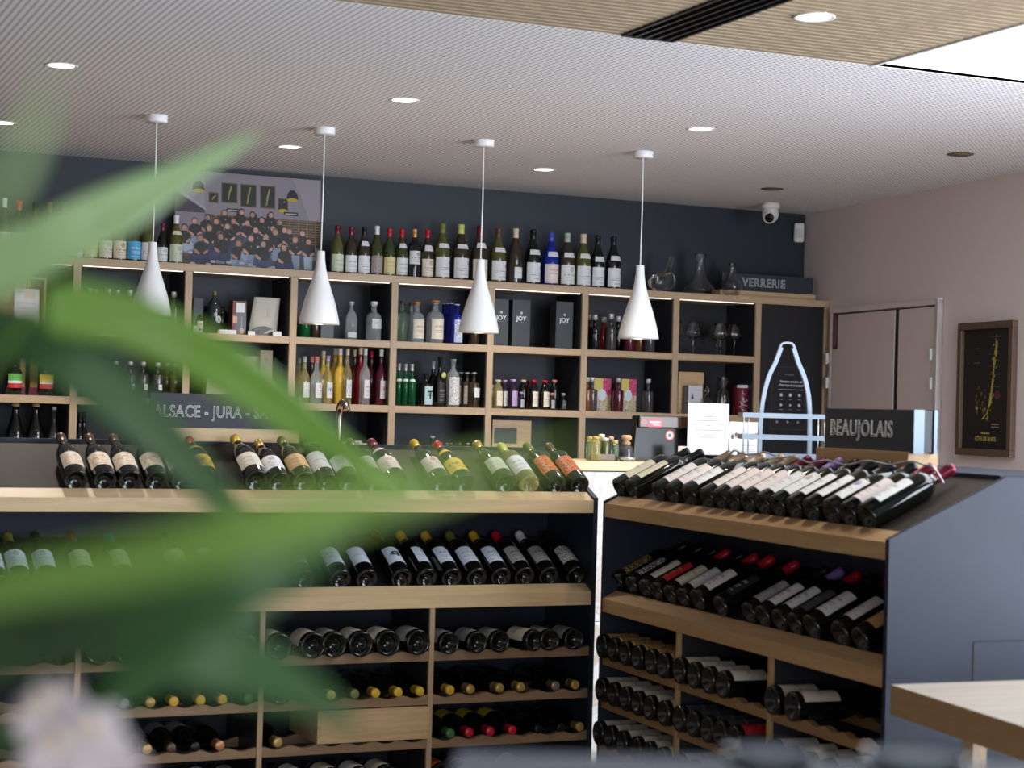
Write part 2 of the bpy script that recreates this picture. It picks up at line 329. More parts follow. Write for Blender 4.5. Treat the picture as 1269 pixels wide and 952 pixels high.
def r_at(pf, z):
    q = [p for p in pf if True]; q = q[next(i for i, p in enumerate(q) if p[0] >= .999):] if any(p[0] >= .999 for p in q) else q
    for a, b in zip(q, q[1:]):
        if a[1] <= z <= b[1]: return a[0]+(b[0]-a[0])*(z-a[1])/max(1e-9, b[1]-a[1])
    return q[-1][0]
def sub_profile(pf, z0, z1):
    i0 = next(i for i, p in enumerate(pf) if p[0] >= .999); q = pf[i0:]
    out = [(r_at(pf, z0), z0)]+[p for p in q if z0 < p[1] < z1]+[(r_at(pf, z1), z1)]
    return out
def bottle_parts(kind, R, H, gl, cap, caplen, lab, lz, lang, neck, power, stopper, top_cap):
    key = (kind, R, H, gl, cap, caplen, lab, lz, lang, neck, power, stopper, top_cap)
    if key in MC: return MC[key]
    pf = profile(kind); out = []
    n = 24
    out.append(('glass', lathe_me('glass', [(r*R, z*H) for r, z in pf], glass(gl), n, power=power)))
    e = 0.0006
    top = 1.0 if kind not in ('spirit', 'square', 'mini') else pf[-1][1]
    if cap and stopper is None:
        z0 = top-caplen; sp = sub_profile(pf, z0, top-.0001); sp = [(r*R+e, z*H) for r, z in sp if r > .01]
        sp += [(sp[-1][0]*.93, top*H+e), (0, top*H+e*1.2)]; out.append(('capsule', lathe_me('capsule', sp, capmat(cap), 16)))
    if stopper is not None:
        rr = R*(.46 if kind != 'mini' else .62); h = stopper
        sp = [(rr*.7, top*H-.004), (rr*.72, top*H+.002), (rr, top*H+.003), (rr, top*H+h*.9), (rr*.9, top*H+h), (0, top*H+h)]
        out.append(('stopper', lathe_me('stopper', sp, capmat(cap) if cap != 'glass' else glass('clear'), 16)))
    if lab:
        sp = [(r*R+e, z*H) for r, z in sub_profile(pf, lz[0], lz[1])]
        out.append(('paper_label', lathe_me('paper_label', sp, labmat(lab), 12, -PI/2-lang, -PI/2+lang, uv=True, power=power)))
    if neck:
        sp = [(r*R+e, z*H) for r, z in sub_profile(pf, neck[1], neck[2])]
        out.append(('neck_label', lathe_me('neck_label', sp, labmat((neck[0], 'grey', 'plain')), 8, -PI/2-1.15, -PI/2+1.15, uv=True, power=power)))
    MC[key] = out; return out
def bottle(M, kind='bordeaux', R=.0375, H=.30, gl='dark', cap='black', caplen=.17, lab=('white', 'grey', 'lines'), lz=(.16, .46), lang=1.2, neck=None, power=2.0, stopper=None, top_cap=False, name='wine_bottle', hide_cap=False):
    root = empty(name, M)
    for nm, me in bottle_parts(kind, R, H, gl, cap, caplen, lab, lz, lang, neck, power, stopper, top_cap):
        link(nm, me, root)
    return root
def upright(x, y, z, face=0.0): return Matrix.Translation((x, y, z)) @ Matrix.Rotation(face, 4, 'Z')
def lying(base, axis, front):
    """matrix with local +z along axis and local -y towards front"""
    a = Vector(axis).normalized(); f = Vector(front); f = (f-a*f.dot(a)).normalized(); yy = -f; xx = yy.cross(a)
    return Matrix(((xx.x, yy.x, a.x, base[0]), (xx.y, yy.y, a.y, base[1]), (xx.z, yy.z, a.z, base[2]), (0, 0, 0, 1)))
# ================================================================== ROOM
HC = 2.72
YW = 9.39
def struct(o): o['kind'] = 'structure'; return o
struct(box('floor', -3.0, 6.3, -3.2, 9.6, -0.1, 0.0, M_floor))
struct(box('wall_back', -3.0, 6.4, YW, YW+0.15, 0.0, HC, M_backwall))
struct(box('wall_left', -3.15, -3.0, -3.2, 9.5, 0.0, HC, M_leftwall))
P1, P0 = Vector((6.022, 9.388, 0)), Vector((5.812, 7.234, 0)); DW = (P1-P0).normalized()
A_ = P1; B_ = P1-DW*4.9                                # right wall, a little out of square
rw = empty('wall_right', loc=A_, rz=math.atan2((-DW).y, (-DW).x)); struct(rw)    # local +x runs towards the camera, local +y away from the room? see below
# local +x = towards camera along the wall; the room lies on local -y... compute side
_side = Vector((0, 0, 1)).cross(-DW)                   # local +y direction in world
RS = -1 if _side.x > 0 else 1                          # sign of local y that points into the room
def wbox(name, a0, a1, d0, d1, z0, z1, mat, parent=rw, bev=0.0):
    y0, y1 = sorted((RS*d0, RS*d1)); return box(name, a0, a1, y0, y1, z0, z1, mat, parent, bev)
wbox('plaster', 0, 4.9, -0.12, 0.0, 0, HC, M_rightwall)
struct(box('ceiling', -3.0, 6.4, 5.312, 9.5, HC, HC+0.1, M_perf))
# bulkhead strip that closes the perforated field, and the slatted zone in front of it
sc = empty('ceiling_slatted', loc=(0, 0, 0)); struct(sc); sc.name = 'ceiling_2'
box('backing', -3.0, 3.655, 2.2, 5.308, HC+0.03, HC+0.08, M_ceil_dark, sc)
pitch = 0.0445; k = 0
sl_me = {}
def slat(x0, x1, y):
    key = (x0, x1)
    if key not in sl_me: sl_me[key] = box_me('slat', x0, x1, 0, 0.031, 0, 0.028, M_slat)
    return link('slat', sl_me[key], sc, (0, y, HC))
y = 5.308-0.031
while y > 3.3:
    slat(-3.0, 2.688, y); slat(2.880, 3.648+random.uniform(-.004, .004), y); y -= pitch
# skylight opening
t1 = struct(box('trim_1', 3.652, 3.668, 2.2, 5.312, HC-0.004, HC+0.35, M_white))
t2 = struct(box('trim_2', 3.668, 6.4, 5.312, 5.330, HC+0.001, HC+0.35, M_white))
sk_ = box('skylight_panel', 3.668, 6.4, 2.2, 5.311, HC+.012, HC+.02, plain('bright_sky_diffuser', (1,1,1), .5, emit=(.93,.97,1.0), estr=5.0)); sk_.name = 'window_1'; struct(sk_)
# linear air diffuser
ve = empty('air_diffuser', loc=(2.69, 2.2, HC)); tag(ve, 'long black linear slot diffuser set in the wood slat ceiling', 'vent')
for i, x in enumerate((0.0, 0.037, 0.074, 0.111, 0.148, 0.178)):
    box('blade', x, x+0.011, 0, 3.10, -0.006, 0.02, M_black, ve)
box('housing', 0.0, 0.19, 0, 3.10, 0.02, 0.028, M_ceil_dark, ve)
box('end_cap', 0.0, 0.19, 3.09, 3.104, -0.006, 0.02, M_black, ve)
# downlights
DL = [((76, 81), 1, 'leftmost lit round downlight in the row nearest the wood slats'), ((501, 124), 1, 'second lit downlight in the row nearest the wood slats'), ((868, 160), 1, 'third lit downlight in the row nearest the wood slats'), ((1190, 191), 0, 'unlit brass downlight above the wooden picture frame'),
      ((3, 152), 1, 'lit downlight at the left frame edge above the shelf'), ((359, 182), 1, 'lit downlight just above the group photograph'), ((674, 210), 1, 'lit downlight above the blue bottle on the shelf'), ((957, 234), 0, 'unlit brass downlight above the dome camera')]
for (px, py), on, lb in DL:
    p = on_z(px, py, HC); d = empty('ceiling_downlight', loc=p); tag(d, lb, 'light', 'recessed downlights')
    link('trim_ring', lathe_me('trim_ring', [(.046, -.001), (.054, -.004), (.060, -.003), (.061, .001)], M_white if on else M_brass, 28), d)
    link('lens', lathe_me('lens', [(0, -.0015), (.0475, -.0015), (.0475, .004)], M_down if on else M_downoff, 28), d)
    if on:
        l = bpy.data.lights.new('downlight_beam', 'SPOT'); l.energy = 100; l.spot_size = 1.75; l.spot_blend = 0.9; l.shadow_soft_size = 0.04; l.color = (1.0, 0.90, 0.78)
        lo = bpy.data.objects.new('downlight_beam', l); C.objects.link(lo); lo.location = (0, 0, -0.012); lo.parent = d
p = on_z(1009, 21, HC); d = empty('ceiling_downlight', loc=p); tag(d, 'lit warm downlight set in the wood slat ceiling', 'light')
link('trim_ring', lathe_me('trim_ring', [(.050, -.001), (.058, -.004), (.064, -.003), (.065, .03)], M_white, 28), d)
link('lens', lathe_me('lens', [(0, -.0015), (.0515, -.0015), (.0515, .004)], plain('warm_lens', (1, 1, 1), .5, emit=(1.0, .82, .5), estr=5.5), 28), d)
for (px, py), e in (((1009, 21), 30),):
    l = bpy.data.lights.new('downlight_beam', 'SPOT'); l.energy = e; l.spot_size = 1.7; l.spot_blend = .9; l.color = (1, .85, .65); lo = bpy.data.objects.new('downlight_beam', l); C.objects.link(lo); lo.location = (0, 0, -.012); lo.parent = d
# dome camera and motion sensor
p = on_z(955, 252, HC); d = empty('security_camera', loc=p); tag(d, 'white dome security camera hanging from the ceiling near the corner', 'camera')
link('mount', lathe_me('mount', [(0, 0), (.050, 0), (.052, -.012), (.052, -.028), (.044, -.034), (0, -.034)], M_whiteplastic, 28), d)
link('housing', lathe_me('housing', [(.040, -.032), (.046, -.045), (.047, -.070), (.040, -.092), (.022, -.106), (0, -.110)], M_whiteplastic, 28), d)
lens_dir = (EYE-(p+Vector((0, 0, -.08)))).normalized()+Vector((-.15, 0, -.22)); lens_dir.normalize()
eo = link('eyeball', lathe_me('eyeball', [(0, .050), (.012, .049), (.027, .046), (.029, .050), (.034, .046), (.036, .02), (.030, 0), (0, 0)], M_whiteplastic, 24), d)
eo.rotation_mode = 'QUATERNION'; eo.rotation_quaternion = lens_dir.to_track_quat('Z', 'Y'); eo.location = (0, 0, -.074)
le = link('lens', lathe_me('lens', [(0, .054), (.02, .053), (.0265, .0495), (.0265, .047), (0, .047)], M_blackgloss, 20), d); le.rotation_mode = 'QUATERNION'; le.rotation_quaternion = eo.rotation_quaternion; le.location = eo.location
ms = empty('motion_sensor', loc=(5.965, 9.372, 2.605)); ms.rotation_euler = (0, 0, -.35); tag(ms, 'small white motion sensor high in the room corner', 'sensor')
box('housing', -.030, .030, -.035, .0, -.058, .058, M_whiteplastic, ms, .012); box('window', -.022, .022, -.039, -.033, -.030, .020, M_paperwhite, ms, .002)
# ------------------------------------------------------------------ cupboard doors in the right wall
def on_wall(px, py):
    q = on_plane(px, py, P0, Vector((DW.y, -DW.x, 0))); return (q-A_).dot(-DW), q.z
a0, zt = on_wall(1036, 389); a1, _ = on_wall(1169.6, 378); am, _ = on_wall(1117, 400)
print('door a', a0, a1, am, zt)
dr = empty('door_1', loc=A_, rz=rw.rotation_euler.z); struct(dr)
wbox('leaf', a0+.01, am-.02, 0.004, .028, .02, zt-.01, M_door, dr, .003); wbox('leaf', am+.02, a1-.035, 0.004, .028, .02, zt-.01, M_door, dr, .003)
wbox('gap', am-.0198, am+.0198, 0.002, .025, .02, zt-.01, M_black, dr); wbox('head_gap', a0+.01, a1-.035, .002, .018, zt-.01, zt-.004, M_black, dr)
wbox('frame', a1-.028, a1, 0.002, .036, 0, zt+.03, M_dooredge, dr, .003); wbox('frame', a0-.02, a0+.006, .002, .03, 0, zt+.03, M_door, dr, .003); wbox('frame', a0-.02, a1, .002, .034, zt, zt+.032, M_door, dr, .003)
for px, ys in ((1031.5, (438, 468)), (1161, (432, 468))):
    for yy in ys:
        a, z = on_wall(px, yy); a = max(a, .12) if px < 1100 else a; h = wbox('hinge', a-.012, a+.012, .028, .046, z-.062, z+.0, M_paperwhite, dr, .004)
st = print_me('sticker_print', [(rect(-.03, -.105, .03, .105), (.10, .04, .06)), (rect(-.02, -.09, .0, .09), (.25, .12, .14)), (rect(.004, -.08, .012, .07), (.35, .2, .2))])
sa, sz = on_wall(1041, 410); so = link('sticker', st, dr, (sa, RS*.0295, sz))
so.rotation_euler = (0, 0, 0 if RS < 0 else PI)
# ------------------------------------------------------------------ framed vineyard map
c = [on_wall(*q) for q in ((1194, 401), (1262.6, 397), (1258, 568), (1189.5, 563))]
fa0, fa1 = (c[0][0]+c[3][0])/2, (c[1][0]+c[2][0])/2; fz1 = (c[0][1]+c[1][1])/2; fz0 = (c[2][1]+c[3][1])/2
fr = empty('picture_frame', loc=A_+(-DW)*((fa0+fa1)/2)+Vector((0, 0, fz0)) + _side*RS*.002, rz=rw.rotation_euler.z+(0 if RS < 0 else PI)); tag(fr, 'narrow walnut framed black vineyard map on the grey wall', 'picture')
W2, HH = (fa1-fa0)/2, fz1-fz0
for x0, x1, z0, z1 in ((-W2, W2, 0, .035), (-W2, W2, HH-.035, HH), (-W2, -W2+.035, .035, HH-.035), (W2-.035, W2, .035, HH-.035)): box('moulding', x0, x1, -.03, 0, z0, z1, M_frame, fr, .003)
box('backing', -W2+.03, W2-.03, -.010, -.001, .03, HH-.03, M_blackgloss, fr)
mp_ = [(rect(-W2+.031, .031, W2-.031, HH-.031), (.010, .010, .012))]
ctr = [(.09, .545), (.085, .50), (.07, .43), (.062, .36), (.05, .29), (.035, .23), (.01, .19), (-.035, .16)]
ctr = [(x*.9, z*1.0+.02) for x, z in ctr]
for i in range(len(ctr)-1):
    (xa, za), (xb, zb) = ctr[i], ctr[i+1]; wd = .009+.004*math.sin(i*2.1)
    mp_.append(([(xa-wd, za), (xa+wd, za), (xb+wd*.8, zb), (xb-wd*.8, zb)], (.50, .40, .06)))
for i in range(46):
    t_ = random.random(); j = int(t_*(len(ctr)-1)); x, z = ctr[j]; mp_.append((disc(x+random.uniform(-.02, .02), z+random.uniform(-.04, .03), random.uniform(.003, .008), n=6), random.choice([(.5, .4, .05), (.3, .24, .05), (.02, .02, .02)])))
for i in range(26):
    x = random.uniform(-.09, .0); mp_.append((disc(x, random.uniform(.20, .34), random.uniform(.004, .012), n=7), random.choice([(.12, .10, .04), (.16, .13, .05), (.05, .05, .05)])))
for z in (.585, .50, .47, .44, .40, .34): mp_.append((rect(.02, z, .12, z+.0015), (.2, .2, .22)))
for z in (.53, .46, .455): mp_.append((rect(-.11, z, -.06, z+.002), (.22, .22, .24)))
mp_.append((disc(-.075, .235, .010, n=4), (.4, .4, .4))); mp_.append((rect(.055, .155, .12, .160), (.45, .35, .15))); mp_.append((rect(.055, .142, .12, .146), (.4, .4, .4)))
mp_.append((disc(.10, .30, .028, .022, 12), (.10, .02, .035)))
link('print', print_me('print', mp_), fr, (0, -.0105, 0))
text('lettering', 'CÔTE DE NUITS', .030, M_gold, fr, (.0, -.0115, .083), sx=.85)
text('lettering', 'BOURGOGNE', .012, M_gold, fr, (0, -.0115, .112))
# ================================================================== BACK SHELVING
SY0, SY1 = 9.05, 9.385
sh = empty('bottle_shelving', loc=(1.13, SY0, 0)); tag(sh, 'tall oak grid shelving with dark backs along the blue wall', 'shelf')
OX = 1.13
XS = [1.135, 1.680, 2.228, 2.772, 3.316, 3.862, 4.418, 4.982, 5.512, 5.980]
T = .036
LV = [(2.150, 2.188), (1.812, 1.848), (1.476, 1.513), (1.14, 1.177), (.80, .836), (.10, .136)]
for i, x in enumerate(XS):
    x0 = x-T/2 if i < len(XS)-1 else x-T+.01
    box('upright', x0-OX, x0+T-OX, 0.0, .335, 0.0, 2.150, M_oak_z, sh, .0015)
for li, (z0, z1) in enumerate(LV):
    if li == 0:
        box('top_board', -.02, 5.99-OX, -.003, .335, z0, z1, M_oak_x, sh, .0015)
    else:
        for i in range(8): box('shelf', XS[i]+T/2-OX, XS[i+1]-T/2-OX, 0.002, .325, z0, z1, M_oak_x, sh, .001)
for i in range(8):
    box('back_panel', XS[i]+T/2-OX, XS[i+1]-T/2-OX, .325, .333, .136, 2.15, M_backwall if i < 5 else plain('shaded_back_%d' % i, (.020, .022, .030) if i < 7 else (.013, .013, .017), .55), sh)  # shade painted in: backs of the right-hand bays get darker colours
    for s, xx in ((1, XS[i]+T/2), (-1, XS[i+1]-T/2)):
        for (za, zb) in ((1.848, 2.150), (1.513, 1.812), (1.177, 1.476)):
            xa, xb = sorted((xx, xx+s*.003)); box('lining', xa-OX, xb-OX, .014, .325, za, zb, M_dark_board, sh)
    box('led_strip', XS[i]+T/2+.01-OX, XS[i+1]-T/2-.01-OX, .012, .020, 2.1465, 2.1498, M_led, sh)
box('door_panel', XS[8]+T/2-OX, 5.98-T+.01-OX, .012, .03, .02, 2.148, plain('near_black_panel', (.013, .013, .016), .45), sh)
# ---- poster on black door panel
pc = [on_y(*q, SY0+.012) for q in ((957, 452), (1000, 455), (996, 535), (953, 530))]
po = empty('club_poster', loc=((pc[0].x+pc[1].x)/2, SY0+.0115, (pc[2].z+pc[3].z)/2)); tag(po, 'black poster with white icons on the dark cupboard behind the metal stand', 'poster')
pw, ph = abs(pc[1].x-pc[0].x)/2, abs(pc[0].z-pc[3].z); print('poster', pw, ph)
pl = [(rect(-pw, 0, pw, ph), (.013, .013, .016))]
g = (.10, .10, .11)
for r_ in (rect(-pw, 0, pw, .0015), rect(-pw, ph-.0015, pw, ph), rect(-pw, 0, -pw+.0015, ph), rect(pw-.0015, 0, pw, ph)): pl.append((r_, g))
wh = (.65, .65, .68)
pl.append((rect(-.03, ph*.87, .03, ph*.873), wh)); pl.append((rect(-pw*.62, ph*.635, pw*.85, ph*.64), wh))
for j, z in enumerate((.55, .39)):
    for k_, x in enumerate((-.45, 0.08, .6)):
        cx, cz = x*pw, ph*z; pl.append((disc(cx, cz, .010, n=[8, 12, 5][k_] if j == 0 else [4, 3, 6][k_]), wh)); pl.append((rect(cx-.012, cz-.026, cx+.012, cz-.0245), wh))
pl.append((rect(-.012, ph*.22, .018, ph*.232), wh))
for k_ in range(3): pl.append((disc((-.65+.6*k_)*pw, ph*.12, .011, n=3), (.35, .35, .37)))
link('print', print_me('print', pl), po)
text('lettering', 'Devenez membre du', .0175, M_chalk, po, (.012, -.0025, ph*.765), bold=.0003); text('lettering', 'Club Cave & Comptoir', .0175, M_chalk, po, (.012, -.0025, ph*.705), bold=.0003)
# ================================================================== objects on the shelves
ZT, Z1, Z2, Z3 = LV[0][1], LV[1][1], LV[2][1], LV[3][1]
def sx_at(px, py, Y): return on_y(px, py, Y).x
def stand_bottle(px, Y, z, hpx, wpx, label, cat='bottle', group=None, name='wine_bottle', py=400, **kw):
    x = sx_at(px, py, Y); s = pxm((x, Y, z)); R = round(wpx*s/2, 4); H = round(hpx*s, 3)
    b = bottle(upright(x, Y, z, kw.pop('face', .38)), R=R, H=H, name=name, **kw); tag(b, label, cat, group); return b
# ---- row on top of the shelving
W_, I_, Cc = 'white', 'ivory', 'cream'
TOP = [ # px, h, w, kind, glass, capsule, label, neck, description
 (3, 70, 17, 'burgundy', 'brown', 'white', (W_, 'grey', 'crest'), None, 'white-capped brown bottle'),
 (21, 68, 18, 'burgundy', 'brown', 'red', (W_, 'grey', 'lines'), None, 'red-capped dark bottle'),
 (41, 67, 17, 'bordeaux', 'olive', 'black', ('paleyellow', 'brown', 'plain'), None, 'black-capped yellowish bottle'),
 (59, 68, 17, 'burgundy', 'green', 'olive', (W_, 'blue', 'crest'), None, 'olive-capped bottle'),
 (77, 68, 17, 'bordeaux', 'dark', 'green', (W_, 'grey', 'sketch'), None, 'bottle with high white sketch label'),
 (93, 64, 17, 'burgundy', 'olive', 'olive', (W_, 'black', 'crest'), None, 'bottle with arched crest label'),
 (111, 64, 17, 'burgundy', 'olive', 'gold', ('paleyellow', 'gold', 'crest'), None, 'bottle with yellow cream label'),
 (129.5, 61, 17, 'burgundy', 'brown', 'lime', (I_, 'grey', 'crest'), (W_, .66, .76), 'pale-green-capped bottle with shield neck label'),
 (147, 62, 17, 'burgundy', 'olive', 'yellow', (Cc, 'brown', 'crest'), None, 'yellow-capped olive bottle'),
 (164.6, 63, 18, 'burgundy', 'brown', 'black', ('blue', 'white', 'lines'), None, 'brown bottle with bright blue label'),
 (182, 62, 18, 'burgundy', 'olive', 'black', ('pinkwhite', 'grey', 'crest'), None, 'olive bottle with pale pink label'),
 (200, 50, 13.5, 'burgundy', 'dark', 'maroon', (W_, 'grey', 'crest'), None, 'short dark bottle with maroon cap'),
 (216.6, 61, 17, 'burgundy', 'olive', 'white', ('palegreen', 'grey', 'crest'), ('cream', .60, .68), 'white-capped olive bottle by the group photo'),
 (417, 60, 16.5, 'burgundy', 'olive', 'maroon', ('palegreen', 'grey', 'lines'), None, 'maroon-capped olive bottle right of group photo'),
 (434, 59, 16, 'burgundy', 'brown', 'maroon', (W_, 'grey', 'lines'), None, 'maroon-capped dark bottle with low white label'),
 (450, 60, 16, 'burgundy', 'brown', 'black', (W_, 'blue', 'side'), (W_, .60, .70), 'black-capped bottle with white neck band'),
 (466, 62, 16, 'burgundy', 'green', 'white', ('grey', 'brown', 'dense'), None, 'white-capped green bottle with mottled label'),
 (481.6, 60, 16, 'burgundy', 'green', 'red', ('paleyellow', 'grey', 'rule'), None, 'red-capped green bottle with yellow label'),
 (497, 60, 15.5, 'burgundy', 'green', 'red', (W_, 'grey', 'lines'), (W_, .60, .70), 'red-capped green bottle with white neck band'),
 (512.6, 61, 15.5, 'bordeaux', 'red', 'copper', (W_, 'black', 'crest'), None, 'copper-capped square-shouldered bottle'),
 (528.7, 61, 16, 'burgundy', 'brown', 'red', (I_, 'grey', 'crest'), (W_, .56, .68), 'red-capped bottle with medal neck label'),
 (547, 70, 20, 'burgundy', 'olive', 'olive', (W_, 'blue', 'side'), (W_, .56, .64), 'large olive bottle with dark neck'),
 (570, 70, 21, 'burgundy', 'brown', 'lime', (W_, 'blue', 'side'), (W_, .56, .64), 'large lime-capped bottle'),
 (593.4, 69, 21, 'burgundy', 'brown', 'maroon', (I_, 'grey', 'side'), (W_, .60, .70), 'large bottle behind the third pendant cord'),
 (616.6, 68, 20.5, 'burgundy', 'olive', 'brown', (W_, 'blue', 'side'), (W_, .56, .64), 'large olive bottle with brown neck foil'),
 (638, 69, 18, 'burgundy', 'brown', 'cream', (W_, 'grey', 'plain'), None, 'cream-capped bottle with small square label'),
 (659.6, 69, 20, 'burgundy', 'dark', 'black', (W_, 'blue', 'side'), (W_, .54, .63), 'black-capped large bottle left of blue one'),
 (682, 67, 20, 'burgundy', 'blue', 'blue', ('pinkwhite', 'red', 'rule'), (W_, .54, .63), 'cobalt blue bottle with white label'),
 (702, 67, 20, 'burgundy', 'brown', 'palegreen', (W_, 'grey', 'crest'), (W_, .54, .63), 'green-capped large bottle right of blue one'),
 (722, 67, 20, 'burgundy', 'olive', 'cream', (W_, 'blue', 'side'), (W_, .54, .63), 'cream-capped olive large bottle'),
 (740, 66, 17.5, 'burgundy', 'dark', 'black', (W_, 'blue', 'side'), (W_, .50, .60), 'black bottle with white neck band'),
 (759.6, 66, 19, 'burgundy', 'dark', 'black', (W_, 'blue', 'side'), (W_, .54, .63), 'rightmost black bottle before the decanters')]
for i, (px, h, wd, kd, gl, cp, lb, nk, ds) in enumerate(TOP):
    lz = (.05, .40) if gl != 'red' else (.28, .55)
    if 'high white' in ds: lz = (.32, .56)
    if 'small square' in ds: lz = (.10, .30)
    stand_bottle(px, 9.16, ZT, h, wd, ds+', standing on top of the back shelving', group='wine bottles along the top of the shelving', py=335, kind=kd, gl=gl, cap=cp, lab=lb, neck=nk, lz=lz, lang=1.5 if 'small square' not in ds else .8)
# ---- group photograph leaning on the wall
q0, q1 = on_y(216, 320, 9.30), on_y(397, 331, 9.30); qt = on_y(216, 208, 9.30)
pw, ph = q1.x-q0.x, .502
gp = empty('group_photograph', loc=(q0.x, 9.292, ZT)); gp.rotation_euler = (math.radians(-5), 0, 0); tag(gp, 'large frameless group photograph leaning on the blue wall above the shelving', 'picture')
box('canvas', 0, pw, 0, .018, 0, ph, M_dark_board, gp)
# print (x:0..1, z:0..1)
S = []
def A(pts, c): S.append(([(x*pw, z*ph) for x, z in pts], c))
A(rect(0, 0, 1, 1), (.22, .205, .24)); A([(0, .62), (0, 1), (.20, 1), (.20, .62)], (.30, .28, .32)); A([(.20, .6), (.20, 1), (.80, 1), (.80, .6)], (.235, .215, .25))
A([(.80, 1), (1, 1), (1, .62), (.93, .52), (.86, .80)], (.27, .25, .285)); A([(0, .78), (.2, .60), (.2, .56), (0, .56)], (.05, .045, .055)); A([(0, .80), (.21, .60), (.21, .61), (0, .83)], (.4, .38, .42))
A(rect(0, .30, .24, .57), (.22, .19, .24)); A(rect(.20, .28, 1, .56), (.10, .065, .04))
for z in [.30+.026*i for i in range(10)]: A(rect(.21, z, .99, z+.008), (.025, .018, .014)); A(rect(.72, z+.010, .99, z+.014), (.30, .19, .10))
for x in (.27, .72, .78, .84, .90, .96): A(rect(x, .28, x+.006, .56), (.26, .17, .09))
A(rect(0, 0, 1, .14), (.065, .05, .05)); A([(.35, .05), (.7, .03), (.72, .055), (.45, .085)], (.45, .42, .44))
for x0, x1, z0, z1 in ((.31, .42, .69, .90), (.44, .55, .66, .90), (.575, .68, .66, .90), (.225, .29, .68, .79), (.70, .77, .66, .78)):
    A(rect(x0, z0, x1, z1), (.12, .07, .04)); A(rect(x0+.006, z0+.012, x1-.006, z1-.012), (.012, .02, .014))
    cx = (x0+x1)/2; A([(cx-.012, z0+.03), (cx-.004, z0+.03), (cx+.006, (z0+z1)/2), (cx+.02, z1-.03), (cx+.008, z1-.03), (cx-.006, (z0+z1)/2)], (.28, .26, .06))
for cx, cz, s_ in ((.155, .83, 1), (.80, .80, 1), (.735, .68, .8)):
    A([(cx-.042*s_, cz-.03), (cx-.035*s_, cz+.03), (cx-.015*s_, cz+.07*s_), (cx+.015*s_, cz+.07*s_), (cx+.035*s_, cz+.03), (cx+.042*s_, cz-.03)], (.012, .012, .013)); A(disc(cx, cz-.032, .040*s_, .02, 12), (.45, .33, .04))
A(rect(.74, .60, .84, .64), (.012, .012, .014)); A(rect(.75, .613, .83, .625), (.4, .4, .4)); A(rect(.345, .60, .45, .635), (.012, .012, .014)); A(rect(.355, .612, .44, .622), (.4, .4, .4))
rp = random.Random(3)
def person(x, z, s=1.0, sit=False):
    sk = rp.choice([(.50, .27, .20), (.45, .25, .19), (.55, .32, .25), (.38, .20, .15)]); hr = rp.choice([(.03, .02, .015), (.05, .03, .02), (.16, .09, .04), (.02, .015, .012), (.10, .07, .05)])
    k_ = rp.choice([(.010, .010, .012), (.012, .013, .012), (.014, .011, .013)]); jean = rp.choice([(.02, .03, .09), (.20, .27, .36), (.34, .42, .52), (.015, .018, .035), (.04, .06, .14)])
    long_ = rp.random() < .4
    dx = rp.uniform(-.01, .01)
    if sit:
        A([(x-.05*s, z-.12*s), (x+.05*s, z-.12*s), (x+.062*s, z-.20*s), (x+.01*s, z-.23*s), (x-.06*s, z-.20*s)], jean); A([(x-.055*s, z-.17*s), (x-.028*s, z-.08*s), (x-.005*s, z-.14*s), (x-.03*s, z-.23*s)], tuple(c_*1.3 for c_ in jean))
        A(disc(x-.05*s, z-.235*s, .018*s, .013*s, 8), (.5, .5, .52)); A(disc(x+.045*s, z-.235*s, .018*s, .012*s, 8), (.5, .5, .52))
    else: A([(x-.030*s, z-.13*s), (x+.030*s, z-.13*s), (x+.026*s, z-.28*s), (x-.026*s, z-.28*s)], jean)
    if long_: A([(x-.024*s, z+.02*s), (x+.024*s, z+.02*s), (x+.03*s, z-.065*s), (x-.03*s, z-.065*s)], hr)
    A([(x-.016*s, z-.025*s), (x+.016*s, z-.025*s), (x+.042*s, z-.052*s), (x+.047*s, z-.11*s), (x+.036*s, z-.15*s), (x-.036*s, z-.15*s), (x-.047*s, z-.11*s), (x-.042*s, z-.052*s)], k_)
    A([(x-.046*s, z-.10*s), (x-.032*s, z-.10*s), (x-.005*s, z-.135*s), (x-.012*s, z-.15*s), (x-.036*s, z-.135*s)], sk)
    A([(x+.046*s, z-.10*s), (x+.034*s, z-.10*s), (x+.010*s, z-.130*s), (x+.018*s, z-.145*s), (x+.038*s, z-.13*s)], sk if rp.random() < .6 else k_)
    A(disc(x+dx, z+.010*s, .0215*s, .036*s, 10), hr); A(disc(x+dx, z+.001*s, .0165*s, .029*s, 10), sk); A(disc(x+dx, z-.022*s, .008*s, .006*s, 6), tuple(c_*.7 for c_ in sk))
    if rp.random() < .4: A(rect(x+.006, z-.075*s, x+.012, z-.068*s), (.4, .4, .4))
for x, z in ((.33, .58), (.44, .60), (.53, .58), (.645, .59), (.21, .52), (.59, .53), (.71, .52)): person(x, z, .95)
for x, z in ((.135, .475), (.285, .485), (.40, .50), (.49, .49), (.36, .44), (.66, .45), (.745, .44), (.775, .43), (.865, .42)): person(x, z, 1.0)
for x, z in ((.06, .40), (.235, .41), (.55, .42), (.685, .41), (.91, .335), (.82, .345), (.305, .35), (.62, .36)): person(x, z, 1.05, rp.random() < .5)
for x, z in ((.175, .30), (.43, .27), (.505, .33), (.59, .28), (.745, .255), (.31, .33)): person(x, z, 1.1, True)
link('print', print_me('print', S, step=.000015), gp, (0, -.0004, 0))
me = gp.children[-1].data
